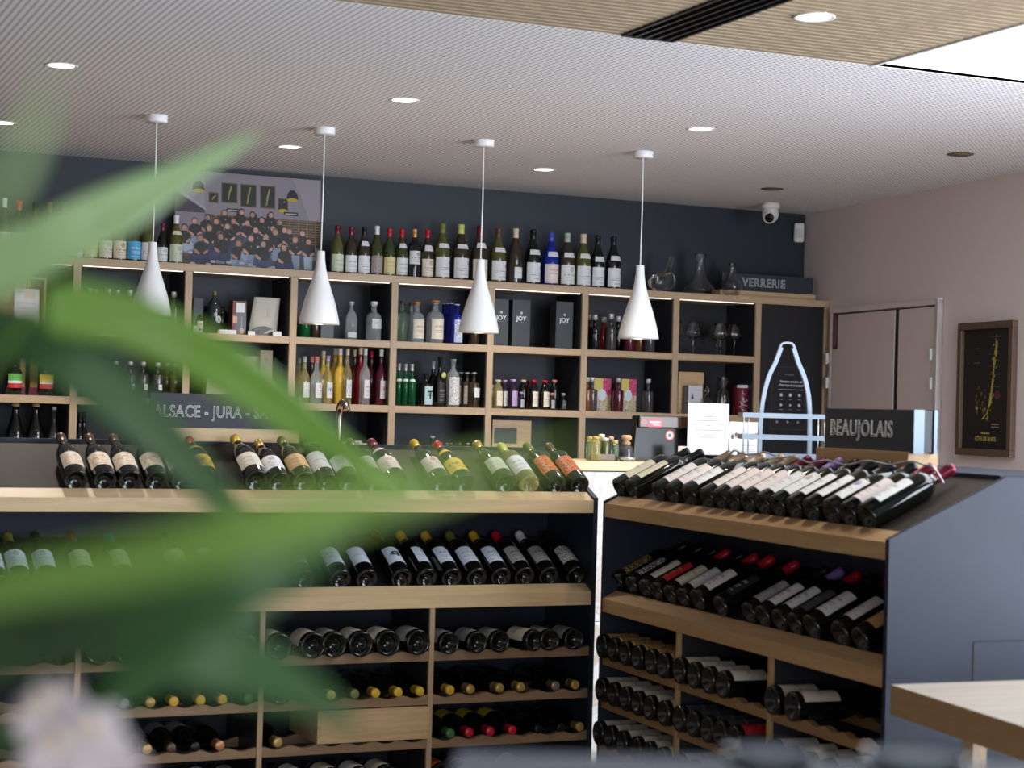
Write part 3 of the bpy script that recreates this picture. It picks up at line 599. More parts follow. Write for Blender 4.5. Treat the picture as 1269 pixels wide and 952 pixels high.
# ---- decanters and VERRERIE sign on top
def thin_lathe(name, prof, parent, loc=(0, 0, 0), th=.0014, n=28):
    inner = [(max(0.0, r-th), z+(th if i == 0 else 0)) for i, (r, z) in enumerate(prof)]
    me_ = lathe_me(name, prof+[(prof[-1][0]-th/2, prof[-1][1]+th/2)]+inner[::-1], M_thin, n); o = link(name, me_, parent, loc); return o
M_thin = plain('thin_crystal', (.97, .98, .98), 0.0, trans=1.0, ior=1.45)
def place(px, Y, z, name, label, cat, group=None, py=400, rz=0.0):
    o = empty(name, loc=(sx_at(px, py, Y), Y, z), rz=rz); tag(o, label, cat, group); return o
d = place(867, 9.16, ZT, 'decanter', 'tall clear glass decanter with flared neck and wide base, middle of three', 'decanter', 'glass decanters', 360)
thin_lathe('glass', [(0, .004), (.05, .004), (.092, .012), (.097, .024), (.080, .050), (.052, .080), (.034, .110), (.026, .150), (.024, .185), (.030, .215), (.036, .230)], d)
d = place(907, 9.15, ZT, 'decanter', 'smaller clear decanter with straight neck left of the VERRERIE sign', 'decanter', 'glass decanters', 360)
thin_lathe('glass', [(0, .004), (.030, .004), (.052, .030), (.062, .055), (.056, .078), (.034, .100), (.021, .120), (.018, .160), (.021, .190)], d)
d = place(818, 9.15, ZT, 'decanter', 'curved swan-neck glass decanter with handle, left of the tall decanter', 'decanter', 'glass decanters', 355)
pth = smooth_path([(-.075, 0, .045), (-.045, 0, .052), (-.01, 0, .055), (.025, 0, .075), (.045, 0, .110), (.058, 0, .150), (.068, 0, .185), (.075, 0, .205)], 5)
nn = len(pth); rad = [max(.004, (.052*math.sin(min(1, (i+1)/(nn*.30))*PI/2) if i < nn*.36 else .052-(.052-.013)*min(1, (i-nn*.36)/(nn*.30)))) for i in range(nn)]
link('glass', tube_me('glass', pth, rad, M_thin, 20), d)
link('handle', tube_me('handle', smooth_path([(.030, 0, .085), (.055, 0, .105), (.085, 0, .100), (.095, 0, .070), (.080, 0, .035), (.050, 0, .020), (.030, 0, .030)], 5), .006, M_thin, 10), d)
def sign(name, label, loc, rz, L_, s, th_w, txt, tsize, dark, woodmat, tspace=1.0, depth=.10, sh_=.112, wh_=.046, inset=0.015, shift=0.0, double=False, toff=0.0, tsx=1.0, zoff=0.0):
    o = empty(name, loc=loc, rz=rz); tag(o, label, 'sign')
    box('wooden_base', -inset, L_+inset+shift, 0, depth, 0, wh_, woodmat, o, .0015)
    b1 = box('slate_board', 0, L_, .006, .016, wh_-.004, wh_+sh_, M_slate, o, .001)
    box('lit_edge', L_, L_+.004, .006, .016, wh_-.004, wh_+sh_, M_litedge, o)  # board end coloured as if lit by the window
    if double:
        box('slate_board', 0, L_, .074, .084, wh_-.004, wh_+sh_, M_slate, o, .001); box('lit_edge', L_, L_+.004, .074, .084, wh_-.004, wh_+sh_, M_litedge, o)
        box('lit_edge', L_, L_+.004, .016, .040, wh_-.004, wh_+sh_, M_litedge, o); box('gap_shade', L_-.03, L_-.002, .016, .074, wh_, wh_+sh_-.002, M_blackgloss, o)  # black block paints the shade in the gap between the two boards
    text('lettering', txt, tsize, M_chalk, o, (L_/2+toff, .0045, wh_+sh_*.5+zoff), outline=.0012, space=tspace, sx=tsx)
    return o
a = on_y(905, 350, 9.2); b = on_y(1006, 355, 9.2)
sign('chalkboard_sign', 'long dark chalkboard sign reading VERRERIE on top of the shelving', (a.x-.06, 9.18, ZT), 0, b.x-a.x+.06, 1, 0, 'VERRERIE', .068, 1, M_ledge, 1.08, sh_=.098, wh_=.040, toff=-.03, tsx=.95)
# ---- generic boxes / cards
def carton(px0, px1, Y, z, hpx, dep, mat, label, cat='box', name='carton', py=400, rz=0.0, tilt=0.0, group=None):
    x0, x1 = sx_at(px0, py, Y), sx_at(px1, py, Y); s = pxm(((x0+x1)/2, Y, z)); o = empty(name, loc=((x0+x1)/2, Y, z)); o.rotation_euler = (tilt, 0, rz); w_ = (x1-x0)/2
    tag(o, label, cat, group); box('body', -w_, w_, 0, dep, 0, hpx*s, mat, o, .001); return o, w_, hpx*s
# bay 0
o, w_, h_ = carton(-18, 32, 9.12, Z1, 66, .10, M_pine, 'pale wooden wine crate at the left frame edge, upper shelf', 'crate', 'wine_crate', 380)
box('lid_edge', -w_, w_, -.004, 0, h_-.012, h_, M_pine, o)
o, w_, h_ = carton(33, 57, 9.22, Z1, 62, .003, M_oak_x, 'open empty wooden crate behind the white leaflet', 'crate', 'wine_crate', 380)
bpy.data.objects.remove(o.children[0]);
box('back', -w_, w_, .09, .10, 0, h_, M_pine, o); box('side', w_-.012, w_, 0, .09, 0, h_, M_pine, o); box('side', -w_, -w_+.012, 0, .09, 0, h_, M_pine, o); box('top', -w_+.012, w_-.012, 0, .09, h_-.012, h_, M_pine, o); box('bottom', -w_+.012, w_-.012, 0, .09, 0, .012, M_pine, o)
o, w_, h_ = carton(18, 49, 9.068, Z1, 46, .002, M_paperwhite, 'white folded leaflet standing before the wooden crates', 'leaflet', 'leaflet', 380, tilt=-.12)
link('print', print_me('print', [(rect(-w_*.8, h_*.9, -w_*.3, h_*.92), (.4, .4, .45)), (rect(-w_*.2, h_*.72, w_*.7, h_*.95), (.62, .5, .45)), (rect(-w_*.8, h_*.6, w_*.8, h_*.62), (.4, .4, .5)), (rect(-w_*.8, h_*.45, w_*.6, h_*.46), (.4, .4, .5))]), o, (0, -.0004, 0))
GB = 'liquor bottles on the lower left shelf'
def striped(px, c1, label):
    b_ = stand_bottle(px, 9.13, Z2, 44, 19.5, label, name='spirit_bottle', group=GB, py=480, kind='spirit', gl='dark', cap='black', stopper=.01, lab=None)
    R_ = 19.5*pxm(b_.location)/2; H_ = 44*pxm(b_.location)
    for z0, z1, c_ in ((.40, .62, c1), (.33, .40, 'white'), (.20, .33, 'red')):
        link('paper_label', lathe_me('paper_label', [(R_+.0006, z0*H_), (R_+.0006, min(z1, .60)*H_)], labmat((c_, 'black', 'plain')), 12, -PI/2-1.3, -PI/2+1.3, uv=True), b_)
striped(17, 'green', 'liquor bottle with green, white and red label, left frame edge')
striped(56, 'yellow', 'liquor bottle with yellow, white and red label beside striped cartons')
for i, (a_, b_, c_) in enumerate(((24, 31, 'green'), (37, 46, 'yellow'))):
    o, w_, h_ = carton(a_, b_, 9.22, Z2, 46, .08, plain('carton_'+c_, (.42, .33, .10), .6), 'tall %s carton with purple foot behind the striped liquor bottles' % ('narrow' if i == 0 else 'wider'), 'box', 'carton', 480)
    box('purple_foot', -w_-.0004, w_+.0004, -.0006, .0, 0, h_*.22, plain('purple_foot', (.20, .04, .12), .6), o)
for px, cp, nm, lb in ((19, 'cork', 'champagne', 'dark sparkling bottle with cork, leftmost on the lowest visible shelf'), (44, 'cork', 'champagne', 'dark sparkling bottle with cork, second on the lowest visible shelf'), (67, 'white', 'slim', 'clear bottle with white cap, third on the lowest visible shelf')):
    stand_bottle(px, 9.15, Z3, 76 if cp == 'cork' else 72, 22 if cp == 'cork' else 14, lb, name='sparkling_bottle' if cp == 'cork' else 'spirit_bottle', py=520, kind=nm, gl='dark' if cp == 'cork' else 'smoke', cap=cp, caplen=.05, lab=None)
for i, px in enumerate((98.5, 104)): stand_bottle(px, 9.15+.05*i, Z3, 66, 13, '%s slim dark bottle right of the oak upright, lowest visible shelf' % ('front' if i == 0 else 'rear'), name='spirit_bottle', py=520, kind='slim', gl='dark', cap='black', lab=None)
# bay 1 : tall glass-stoppered bottles
for i, (px, gl, dY) in enumerate(((110, 'clear', .06), (117, 'straw', .12), (134, 'straw', 0), (145, 'clear', .05), (160, 'straw', 0), (178, 'clear', .08), (190, 'straw', 0), (203, 'straw', .06), (215, 'smoke', 0))):
    stand_bottle(px, 9.13+dY, Z1, 45, 15, 'glass-stoppered %s bottle, %s from left, upper shelf behind the first pendant' % ('clear' if gl == 'clear' else 'straw-coloured' if gl == 'straw' else 'dark', ORD[i+1]), name='spirit_bottle', group='stoppered bottles behind the first pendant', py=390, kind='square', gl=gl, cap='silver', stopper=.028, lab=None)
for i, (px, gl, dY) in enumerate(((143, 'smoke', .04), (161, 'smoke', 0), (177, 'smoke', 0), (195, 'smoke', 0), (207, 'olive', .05), (217, 'olive', 0))):
    stand_bottle(px, 9.13+dY, Z2, 42, 14.5, 'dark square bottle with silver stopper, %s from left, above the ALSACE sign' % ORD[i+1], name='spirit_bottle', group='dark stoppered bottles above the ALSACE sign', py=470, kind='square', gl=gl, cap='silver', stopper=.02, lab=('white', 'black', 'plain') if gl == 'smoke' else None, lz=(.25, .42), lang=.35)
# bay 2
o, w_, h_ = carton(239, 251, 9.15, Z1, 44, .07, plain('dark_grey_carton', (.05, .055, .075), .5), 'narrow dark grey carton at the left of the gift shelf', py=400)
b_ = stand_bottle(247, 9.085, Z1, 24, 9, 'small dark bottle with pink label before the grey carton', name='spirit_bottle', py=400, kind='mini', gl='dark', cap='black', lab=('pinkwhite', 'red', 'bold'), stopper=.004, lz=(.2, .6))
b_ = stand_bottle(265, 9.13, Z1, 53, 18, 'matt black stoneware jug with white logo on the gift shelf', name='stoneware_jug', cat='jug', py=400, kind='jug', gl='stone', cap='olive', caplen=.10, lab=None)
sc_ = pxm(b_.location); R_ = 9*sc_
lg = text('logo', '@', .035, M_chalk, b_, (.0, -R_-.0012, .075)); lg.rotation_euler = (0, 0, 0)
for px in (256, 275): stand_bottle(px, 9.24, Z1, 38, 13, 'dark bottle partly hidden %s the stoneware jug' % ('left behind' if px < 260 else 'right behind'), name='spirit_bottle', py=400, kind='mini', gl='dark', cap='black', stopper=.004, lab=None)
o, w_, h_ = carton(288, 305, 9.12, Z1, 42, .07, plain('red_brown_carton', (.17, .055, .045), .5), 'red-brown carton with white tag left of the pale bag', py=400)
link('print', print_me('print', [(rect(-w_*.55, h_*.02, w_*.98, h_*.80), (.07, .085, .10)), (rect(-w_*.5, h_*.66, w_*.75, h_*.95), (.62, .63, .64)), (rect(-w_*.95, h_*.35, -w_*.3, h_*.55), (.55, .30, .22)), (rect(w_*.3, h_*.2, w_*.4, h_*.55), (.3, .35, .4)), (disc(w_*.4, h_*.12, w_*.35, h_*.09), (.45, .30, .22))]), o, (0, -.0004, 0))
# pale bag
bx = empty('paper_bag', loc=(sx_at(325, 400, 9.13), 9.13, Z1)); tag(bx, 'pale grey standing paper pouch with dark window on the gift shelf', 'bag')
bm = bmesh.new(); gv = []
for j in range(9):
    row = []
    for i in range(7):
        u, v = i/6-.5, j/8; th = .028*(1-v)*math.cos(u*PI)+.002; lean = v*.035
        row.append((bm.verts.new((u*(.148-.012*v)+v*.022, -th, v*.196+.0*lean)), bm.verts.new((u*(.148-.012*v)+v*.022, th, v*.196))))
    gv.append(row)
for s_ in (0, 1):
    for j in range(8):
        for i in range(6):
            f = [gv[j][i][s_], gv[j][i+1][s_], gv[j+1][i+1][s_], gv[j+1][i][s_]]; bm.faces.new(f if s_ == 0 else f[::-1])
for j in range(8):
    for i, fl in ((0, 0), (6, 1)):
        f = [gv[j][i][0], gv[j+1][i][0], gv[j+1][i][1], gv[j][i][1]]; bm.faces.new(f)
mb = bpy.data.meshes.new('pouch'); bmesh.ops.recalc_face_normals(bm, faces=bm.faces[:]); bm.to_mesh(mb); bm.free(); mb.materials.append(plain('pouch_foil', (.46, .45, .40), .35, bump=.5, scale=18)); mb.polygons.foreach_set('use_smooth', [True]*len(mb.polygons)); link('pouch', mb, bx)
link('window', print_me('window', [([(-.066, .004), (.066, .004), (.060, .028), (.03, .045), (0, .050), (-.035, .045), (-.064, .030)], (.05, .055, .04)), ([(0, .01), (.04, .02), (.06, .035), (.03, .03)], (.4, .38, .33)), (disc(-.03, .02, .012), (.02, .02, .02)), (rect(.018, .09, .020, .14), (.2, .2, .2)), (rect(.028, .09, .030, .145), (.2, .2, .2))]), bx, (0, -.031, 0))
for px, py_, lb, ww, hh in ((245, 414, 'white price card at the left end of the gift shelf', 11, 9), (283, 409, 'long white price strip before the stoneware jug', 21, 5.5), (312, 411, 'tilted white price card before the pale bag', 9, 5), (344, 411, 'white price card right of the pale bag', 11, 6)):
    x = sx_at(px, py_, 9.062); s = pxm((x, 9.06, Z1)); o = empty('price_card', loc=(x, 9.064, Z1)); tag(o, lb, 'card'); o.rotation_euler = (-.25, 0, 0); box('card', -ww*s/2, ww*s/2, 0, .001, 0, hh*s, M_paperwhite, o)
    if ww == 21: box('wooden_block', -ww*s/2-.01, -ww*s/2, 0, .012, 0, .02, M_pine, o)
o, w_, h_ = carton(256, 300, 9.20, Z2, 58, .08, plain('greenish_card', (.42, .44, .33), .7), 'wide pale carton behind the long leaf, gift shelf lower level', py=470)
o, w_, h_ = carton(296, 322, 9.17, Z2, 56, .08, M_beige, 'square beige carton left of the tall carton with green cup', py=470)
link('print', print_me('print', [(disc(0, h_*.75, w_*.5, h_*.1), (.60, .52, .46)), (disc(w_*.5, h_*.62, w_*.12), (.15, .12, .10))]), o, (0, -.0004, 0))
o, w_, h_ = carton(322, 337, 9.14, Z2, 64, .07, plain('kraft_card', (.40, .30, .24), .7), 'tall narrow kraft carton with dark green cup picture', py=470)
link('print', print_me('print', [([(-w_*.6, h_*.34), (-w_*.45, h_*.08), (w_*.45, h_*.08), (w_*.6, h_*.34)], (.02, .07, .05)), (rect(-w_*.6, h_*.34, w_*.6, h_*.38), (.03, .03, .03)), (disc(0, h_*.80, w_*.35, h_*.06), (.25, .17, .13)), (rect(-w_*.5, h_*.62, w_*.5, h_*.63), (.2, .14, .1))]), o, (0, -.0004, 0))
o, w_, h_ = carton(298, 320, 9.10, Z2, 40, .004, M_paperwhite, 'small white notice card before the beige carton', 'card', 'notice_card', py=470)
o, w_, h_ = carton(304, 341, 9.09, Z2, 26, .012, M_ledge, 'low framed botanical print above the ALSACE sign', 'picture', 'small_picture', py=480)
link('print', print_me('print', [(rect(-w_*.92, h_*.08, w_*.92, h_*.92), (.50, .52, .36)), (disc(-.3*w_, h_*.55, .012), (.10, .2, .05)), (disc(.1*w_, h_*.6, .014), (.12, .25, .06)), (disc(.5*w_, h_*.5, .014), (.45, .35, .08)), (disc(.25*w_, h_*.35, .010), (.4, .45, .4))]), o, (0, -.0004, 0))
# bay 3
stand_bottle(378, 9.15, Z1, 40, 14, 'green bottle below the second pendant shade', name='spirit_bottle', py=400, kind='square', gl='emerald', cap='silver', stopper=.01, lab=None)
stand_bottle(391, 9.15, Z1, 40, 12, 'dark bottle just below the second pendant shade', name='spirit_bottle', py=400, kind='square', gl='brown', cap='gold', stopper=.01, lab=None)
o, w_, h_ = carton(398, 414, 9.12, Z1, 24, .06, plain('grey_carton', (.09, .10, .115), .5), 'small grey carton right below the second pendant shade', py=400)
stand_bottle(435, 9.13, Z1, 44, 15, 'clear bottle with long slender neck and low white label', name='spirit_bottle', py=400, kind='jug', gl='clear', cap='silver', stopper=.014, lab=('white', 'grey', 'lines'), lz=(.06, .20), lang=1.2)
stand_bottle(463, 9.13, Z1, 46, 19, 'round-shouldered clear bottle with pale cork left of upright', name='spirit_bottle', py=400, kind='spirit', gl='clear', cap='white', stopper=.018, lab=('white', 'grey', 'sketch'), lz=(.32, .58), lang=.9)
for i, (px, Y, h, w_, gl, cp, lb, ds, kd) in enumerate((
 (370, 9.16, 60, 13, 'straw', 'palegreen', None, 'straw-coloured bottle with green swing top, leftmost', 'slim'), (377, 9.11, 62, 14, 'straw', 'palegreen', (W_, 'grey', 'plain'), 'clear bottle with green swing top and white label', 'slim'),
 (386, 9.19, 62, 13, 'smoke', 'pink', None, 'bottle with pink swing top behind the labelled ones', 'slim'), (392, 9.10, 62, 15, 'clear', 'pink', (W_, 'red', 'crest'), 'clear bottle with pink swing top and red motif', 'slim'),
 (400, 9.22, 70, 13, 'yellow', 'cream', None, 'tall dark yellow bottle at the rear', 'slim'), (406, 9.10, 64, 13, 'straw', 'lilac', (W_, 'blue', 'bold'), 'bottle with lilac swing top and blue motif', 'slim'),
 (415, 9.19, 74, 15, 'yellow', 'white', None, 'bright yellow liqueur bottle, left of the pair', 'slim'), (421, 9.14, 74, 15, 'yellow', 'white', None, 'bright yellow liqueur bottle, right of the pair', 'slim'),
 (430, 9.10, 74, 12, 'straw', 'cream', (W_, 'grey', 'sketch'), 'pale yellow bottle with grey sketch label', 'slim'), (439, 9.22, 73, 13, 'maroon', 'cream', None, 'deep red bottle behind the labelled ones', 'slim'),
 (446, 9.19, 76, 14, 'crimson', 'cream', None, 'bright red liqueur bottle', 'slim'), (452, 9.10, 75, 13, 'clear', 'white', (W_, 'blue', 'lines'), 'clear slim bottle before the red liqueurs', 'slim'),
 (460, 9.20, 72, 14, 'maroon', 'red', None, 'dark raspberry bottle at the rear', 'slim'), (472, 9.12, 74, 14, 'maroon', 'white', (W_, 'red', 'bold'), 'dark slim bottle with red-lettered white label', 'slim'))):
    stand_bottle(px, Y, Z2, h*.93, w_, ds+', syrup shelf above the tap', name='liqueur_bottle', group='liqueur bottles above the tap', py=470, kind=kd, gl=gl, cap=cp, caplen=.12, lab=lb, lz=(.12, .44), lang=.75)
for i, (px, w_) in enumerate(((384, 14), (393, 7), (401, 10), (411, 9), (431, 10), (443, 11), (453, 9), (463, 11))):
    x = sx_at(px, 540, 9.12); s = pxm((x, 9.1, Z3)); o = empty('small_box', loc=(x, 9.12, Z3)); tag(o, 'small white box, %s from left in the row by the tap' % ORD[i+1], 'box', 'small white boxes by the tap'); h = .135+.006*(i % 3)
    box('body', -w_*s/2, w_*s/2, 0, .05, 0, h, M_paperwhite, o, .001); link('print', print_me('print', [(rect(-w_*s*.3, h*.86, w_*s*.25, h*.95), random.choice([(.5, .3, .2), (.4, .3, .5), (.5, .5, .2), (.6, .45, .3)]))]), o, (0, -.0004, 0))
o = place(395, 9.20, Z3, 'table_lamp', 'small chrome ball finial standing left of the grey appliance', 'ornament', py=530); link('stem', tube_me('stem', [(0, 0, 0), (0, 0, .20)], .003, M_steel), o); link('ball', lathe_me('ball', [(.014*math.sin(t_*PI/8), .205-.014*math.cos(t_*PI/8)) for t_ in range(9)], M_steel, 14), o); o.name = 'chrome_finial'
o, w_, h_ = carton(404, 417, 9.20, Z3, 46, .06, plain('grey_appliance', (.20, .21, .23), .4), 'grey box with silver badge left of the tap', py=530)
link('badge', print_me('badge', [(disc(w_*.4, h_*.6, w_*.3, h_*.08), (.5, .52, .55))]), o, (0, -.0004, 0))
# bay 4
stand_bottle(498, 9.12, Z1, 50, 14, 'embossed pale green bottle right of the oak upright', name='spirit_bottle', py=400, kind='spirit', gl='palegreen', cap='brown', stopper=.012, lab=None)
stand_bottle(509, 9.22, Z1, 48, 15, 'brown-capped clear bottle behind the pale green one', name='spirit_bottle', py=400, kind='spirit', gl='clear', cap='brown', stopper=.016, lab=None)
stand_bottle(516, 9.12, Z1, 49, 19.5, 'round-shouldered gin bottle with cream label, left of pair', name='spirit_bottle', group='cream-labelled gin bottles', py=400, kind='spirit', gl='clear', cap='copper', stopper=.014, lab=('ivory', 'grey', 'lines'), lz=(.10, .58), lang=1.1)
stand_bottle(539, 9.12, Z1, 52, 21.5, 'larger gin bottle with cream label, right of pair', name='spirit_bottle', group='cream-labelled gin bottles', py=400, kind='spirit', gl='clear', cap='copper', stopper=.014, lab=('ivory', 'grey', 'lines'), lz=(.10, .58), lang=1.1)
for i, (px, Y) in enumerate(((550, 9.26), (554, 9.21), (559, 9.16), (566, 9.10))):
    stand_bottle(px, Y, Z1, 50, 15, 'cobalt blue bottle with white cap, %s' % ['hindmost of four', 'third from front of four', 'second from front of four', 'foremost of four with pale label'][i], name='spirit_bottle', group='four cobalt blue bottles', py=400, kind='slim' if i < 3 else 'square', gl='blue', cap='white', stopper=.006, lab=('bluewhite', 'blue', 'dense') if i == 3 else None, lz=(.04, .60), lang=1.1)
stand_bottle(588, 9.15, Z1, 44, 14, 'dark bottle half hidden beneath the third pendant shade', name='spirit_bottle', py=400, kind='square', gl='brown', cap='black', stopper=.01, lab=None)
for i, px in enumerate((494, 502, 510)): stand_bottle(px, 9.11+.02*(2-i), Z2, 52, 10.5, 'green glass bottle with silver cap, %s of three' % ['left', 'middle', 'right'][i], name='spirit_bottle', group='three green gin bottles', py=480, kind='slim', gl='emerald', cap='silver', caplen=.16, lab=('white', 'grey', 'plain'), lz=(.585, .64), lang=1.3)
b_ = stand_bottle(527.5, 9.10, Z2, 40, 17, 'squat black bottle with pale label bearing letter T', name='spirit_bottle', py=480, kind='square', gl='dark', cap='black', stopper=.008, lab=('teal', 'black', 'plainx'), lz=(.06, .62), lang=.85)
s = pxm(b_.location); tt = text('lettering', 'T', .058, M_black, b_, (0, -8.5*s-.0025, 14*s), bold=.001)
stand_bottle(536, 9.22, Z2, 56, 12, 'tall dark bottle behind the T bottle', name='spirit_bottle', py=480, kind='slim', gl='dark', cap='silver', lab=None)
b_ = stand_bottle(544.5, 9.13, Z2, 59, 13.5, 'tall black bottle with lime green neck seal', name='spirit_bottle', py=480, kind='slim', gl='dark', cap='black', stopper=.012, lab=('black', 'grey', 'lines'), lz=(.08, .5), lang=1.0)
s = pxm(b_.location); b2 = link('seal', lathe_me('seal', [(0, 0), (.016, .0), (.016, .004), (0, .006)], capmat('lime'), 16), b_, (0, -6.75*s-.001, 39*s)); b2.rotation_euler = (PI/2, 0, 0)
stand_bottle(561, 9.11, Z2, 60, 16.5, 'tall ornate clear bottle with silvery label', name='spirit_bottle', py=480, kind='spirit', gl='clear', cap='silver', stopper=.008, lab=('white', 'grey', 'dense'), lz=(.05, .62), lang=1.3)
for i, px in enumerate((571, 578.5, 587)): stand_bottle(px, 9.17-.035*i, Z2, 44, 15, 'ribbed smoky brown glass bottle, %s of three' % ['left', 'middle', 'right'][i], name='spirit_bottle', group='three ribbed brown bottles', py=480, kind='square', gl='brown', cap='silver', stopper=.006, lab=('grey', 'brown', 'dense') if i < 2 else ('white', 'grey', 'crest'), lz=(.10, .62) if i < 2 else (.30, .56), lang=1.2 if i < 2 else .6)
stand_bottle(536, 9.14, Z3, 44, 9, 'small white capped bottle just above the left rack edge', name='spirit_bottle', py=540, kind='mini', gl='smoke', cap='white', stopper=.012, lab=('white', 'grey', 'plain'))
for i, (px, cp) in enumerate(((547, 'silver'), (554, 'cork'), (559, 'pink'), (565, 'brown'), (570, 'cork'), (580, 'white'))): stand_bottle(px, 9.14, Z3, 36, 6.5, '%s-topped miniature bottle, %s in the lowest shelf row' % (cp, ORD[i+1]), name='miniature_bottle', group='miniatures on the lowest visible shelf', py=545, kind='mini', gl='smoke', cap=cp, stopper=.007, lab=None)
# bay 5
for i, (a_, b_) in enumerate(((612, 630), (635, 657), (689, 710))):
    o, w_, h_ = carton(a_, b_, 9.12, Z1, 58.5, .085, plain('slate_gift_box_%d' % i, (.030, .037, .044), .45), 'slate grey gift carton reading JOY, %s' % ['leftmost, partly behind the upright', 'middle of three', 'rightmost of three'][i], group='JOY gift cartons', py=400, rz=.0)
    text('lettering', 'JOY', .034, M_chalk, o, (0, -.0008, h_*.60), bold=.0006); link('emblem', print_me('emblem', [(disc(0, h_*.72, .008, n=5), (.5, .5, .52)), (rect(-.016, h_*.52, .016, h_*.524), (.3, .3, .32))]), o, (0, -.0006, 0))
for i, (px, Y, h, w_, gl, cp, lb, ds) in enumerate((
 (616.5, 9.10, 36, 13, 'straw', 'cream', (I_, 'gold', 'crest'), 'yellowish syrup bottle, leftmost'), (625, 9.16, 36, 11, 'purple', 'lilac', (W_, 'grey', 'crest'), 'purple syrup bottle with lilac cap, second'),
 (635.5, 9.11, 37, 12, 'purple', 'lilac', ('lilac', 'grey', 'crest'), 'lilac-labelled syrup bottle'), (648, 9.16, 37, 12, 'dark', 'cream', None, 'cream-capped syrup bottle behind the miniature'),
 (646, 9.09, 20, 8, 'dark', 'lilac', ('grey', 'blue', 'plain'), 'miniature bottle with lilac cap'), (655, 9.20, 36, 11, 'maroon', 'maroon', None, 'maroon-capped syrup bottle at the rear'),
 (661, 9.10, 37, 12, 'dark', 'red', (I_, 'grey', 'crest'), 'red-capped bottle with cream shield label, left'), (674.5, 9.10, 37, 12, 'dark', 'red', (I_, 'grey', 'crest'), 'red-capped bottle with cream shield label, right'),
 (686.5, 9.15, 38, 11, 'dark', 'pink', None, 'pink-capped syrup bottle behind the miniature'), (684, 9.09, 20, 8, 'dark', 'pink', ('grey', 'blue', 'plain'), 'miniature bottle with pink cap'), (698, 9.10, 20, 8, 'dark', 'palegreen', ('darkgrey', 'white', 'plain'), 'miniature bottle with pale green cap, rightmost'))):
    stand_bottle(px, Y, Z2, h, w_, ds+' on the syrup shelf', name='syrup_bottle', group='small syrup bottles', py=490, kind='mini', gl=gl, cap=cp, stopper=.014, lab=lb, lz=(.10, .60), lang=.9)
o = place(614, 9.28, Z2+.10, 'socket_box', 'small white switch box on the back panel above the syrups', 'switch', py=470); box('housing', -.03, .018, .06, .09, 0, .03, M_whiteplastic, o, .002); link('knob', lathe_me('knob', [(0, 0), (.007, 0), (.007, .012), (0, .014)], M_steel, 10), o, (0, .07, .03))
o, w_, h_ = carton(610, 658, 9.12, Z3, 63, .08, M_pine, 'low rustic wooden crate on the lowest visible shelf', 'crate', 'wine_crate', 545)
box('black_label', -w_*.9, w_*.25, -.003, 0, h_*.55, h_*.85, M_black, o)
stand_bottle(703, 9.2, Z3, 20, 8, 'tiny dark jar alone on the lowest shelf beside the upright', name='jar', cat='jar', py=560, kind='mini', gl='dark', cap='black', stopper=.006, lab=None)
# bay 6
for i, (px, Y, gl, h, ds) in enumerate(((731, 9.15, 'smoke', 44, 'dark stoppered bottle next to the upright'), (737, 9.10, 'dark', 44, 'dark stoppered bottle, second in the bay'), (748, 9.18, 'crimson', 42, 'red liqueur bottle between dark ones'), (757, 9.10, 'smoke', 46, 'square dark bottle with clear stopper before the fourth pendant'), (766, 9.18, 'dark', 44, 'dark bottle at left edge of the fourth pendant'), (780, 9.10, 'maroon', 40, 'maroon bottle below the fourth pendant shade'), (793, 9.16, 'amber', 40, 'amber bottle below the fourth pendant shade'), (805, 9.10, 'smoke', 40, 'smoky bottle at the right below the fourth pendant'))):
    stand_bottle(px, Y, Z1, h*.88, 14.5, ds, name='liqueur_bottle', group='square liqueur bottles near the fourth pendant', py=410, kind='square', gl=gl, cap='silver', stopper=.03 if h > 40 else .01, lab=None)
def flower_box(px0, px1, lb):
    o, w_, h_ = carton(px0, px1, 9.16, Z2, 41, .07, M_paperwhite, lb, 'box', 'flower_carton', 490, group='flower-printed cartons')
    r_ = random.Random(5); P_ = [(rect(-w_, 0, w_, h_), (.50, .42, .30)), (rect(0, h_*.5, w_, h_), (.50, .03, .14)), (rect(-w_, h_*.6, 0, h_), (.62, .52, .12))]
    for _i in range(26): P_.append((disc(r_.uniform(.05, .95)*w_, h_*r_.uniform(.52, .98), .005, n=6), r_.choice([(.60, .08, .22), (.38, .01, .08), (.65, .15, .3)])))
    for _i in range(46): P_.append((disc(r_.uniform(-.95, .95)*w_, h_*r_.uniform(.03, .48), .005, n=6), r_.choice([(.62, .58, .5), (.30, .28, .10), (.55, .42, .08), (.4, .15, .2), (.6, .6, .62)])))
    for _i in range(8): P_.append((disc(r_.uniform(-.95, -.1)*w_, h_*r_.uniform(.66, .97), .008, n=6), r_.choice([(.66, .55, .05), (.5, .45, .2)])))
    P_.append((disc(-.1*w_, h_*.5, w_*.5, h_*.18, 16), (.60, .64, .70)))
    link('print', print_me('print', P_, step=.00002), o, (0, -.0003, 0))
flower_box(736, 757.5, 'flower-printed white and pink carton nearest the upright'); flower_box(770, 788.5, 'flower-printed white and pink carton beside the lone bottle')
for i, (px, gl) in enumerate(((727.5, 'amber'), (733.5, 'smoke'), (766, 'maroon'), (803, 'smoke'))):
    stand_bottle(px, 9.10, Z2, 38, 13.5, ['amber stoppered bottle against the upright', 'smoky stoppered bottle before the left flower carton', 'dark maroon stoppered bottle before the right flower carton', 'lone square bottle with clear stopper right of the cartons'][i], name='liqueur_bottle', group='stoppered bottles by the flower cartons', py=490, kind='square', gl=gl, cap='silver', stopper=.024, lab=None)
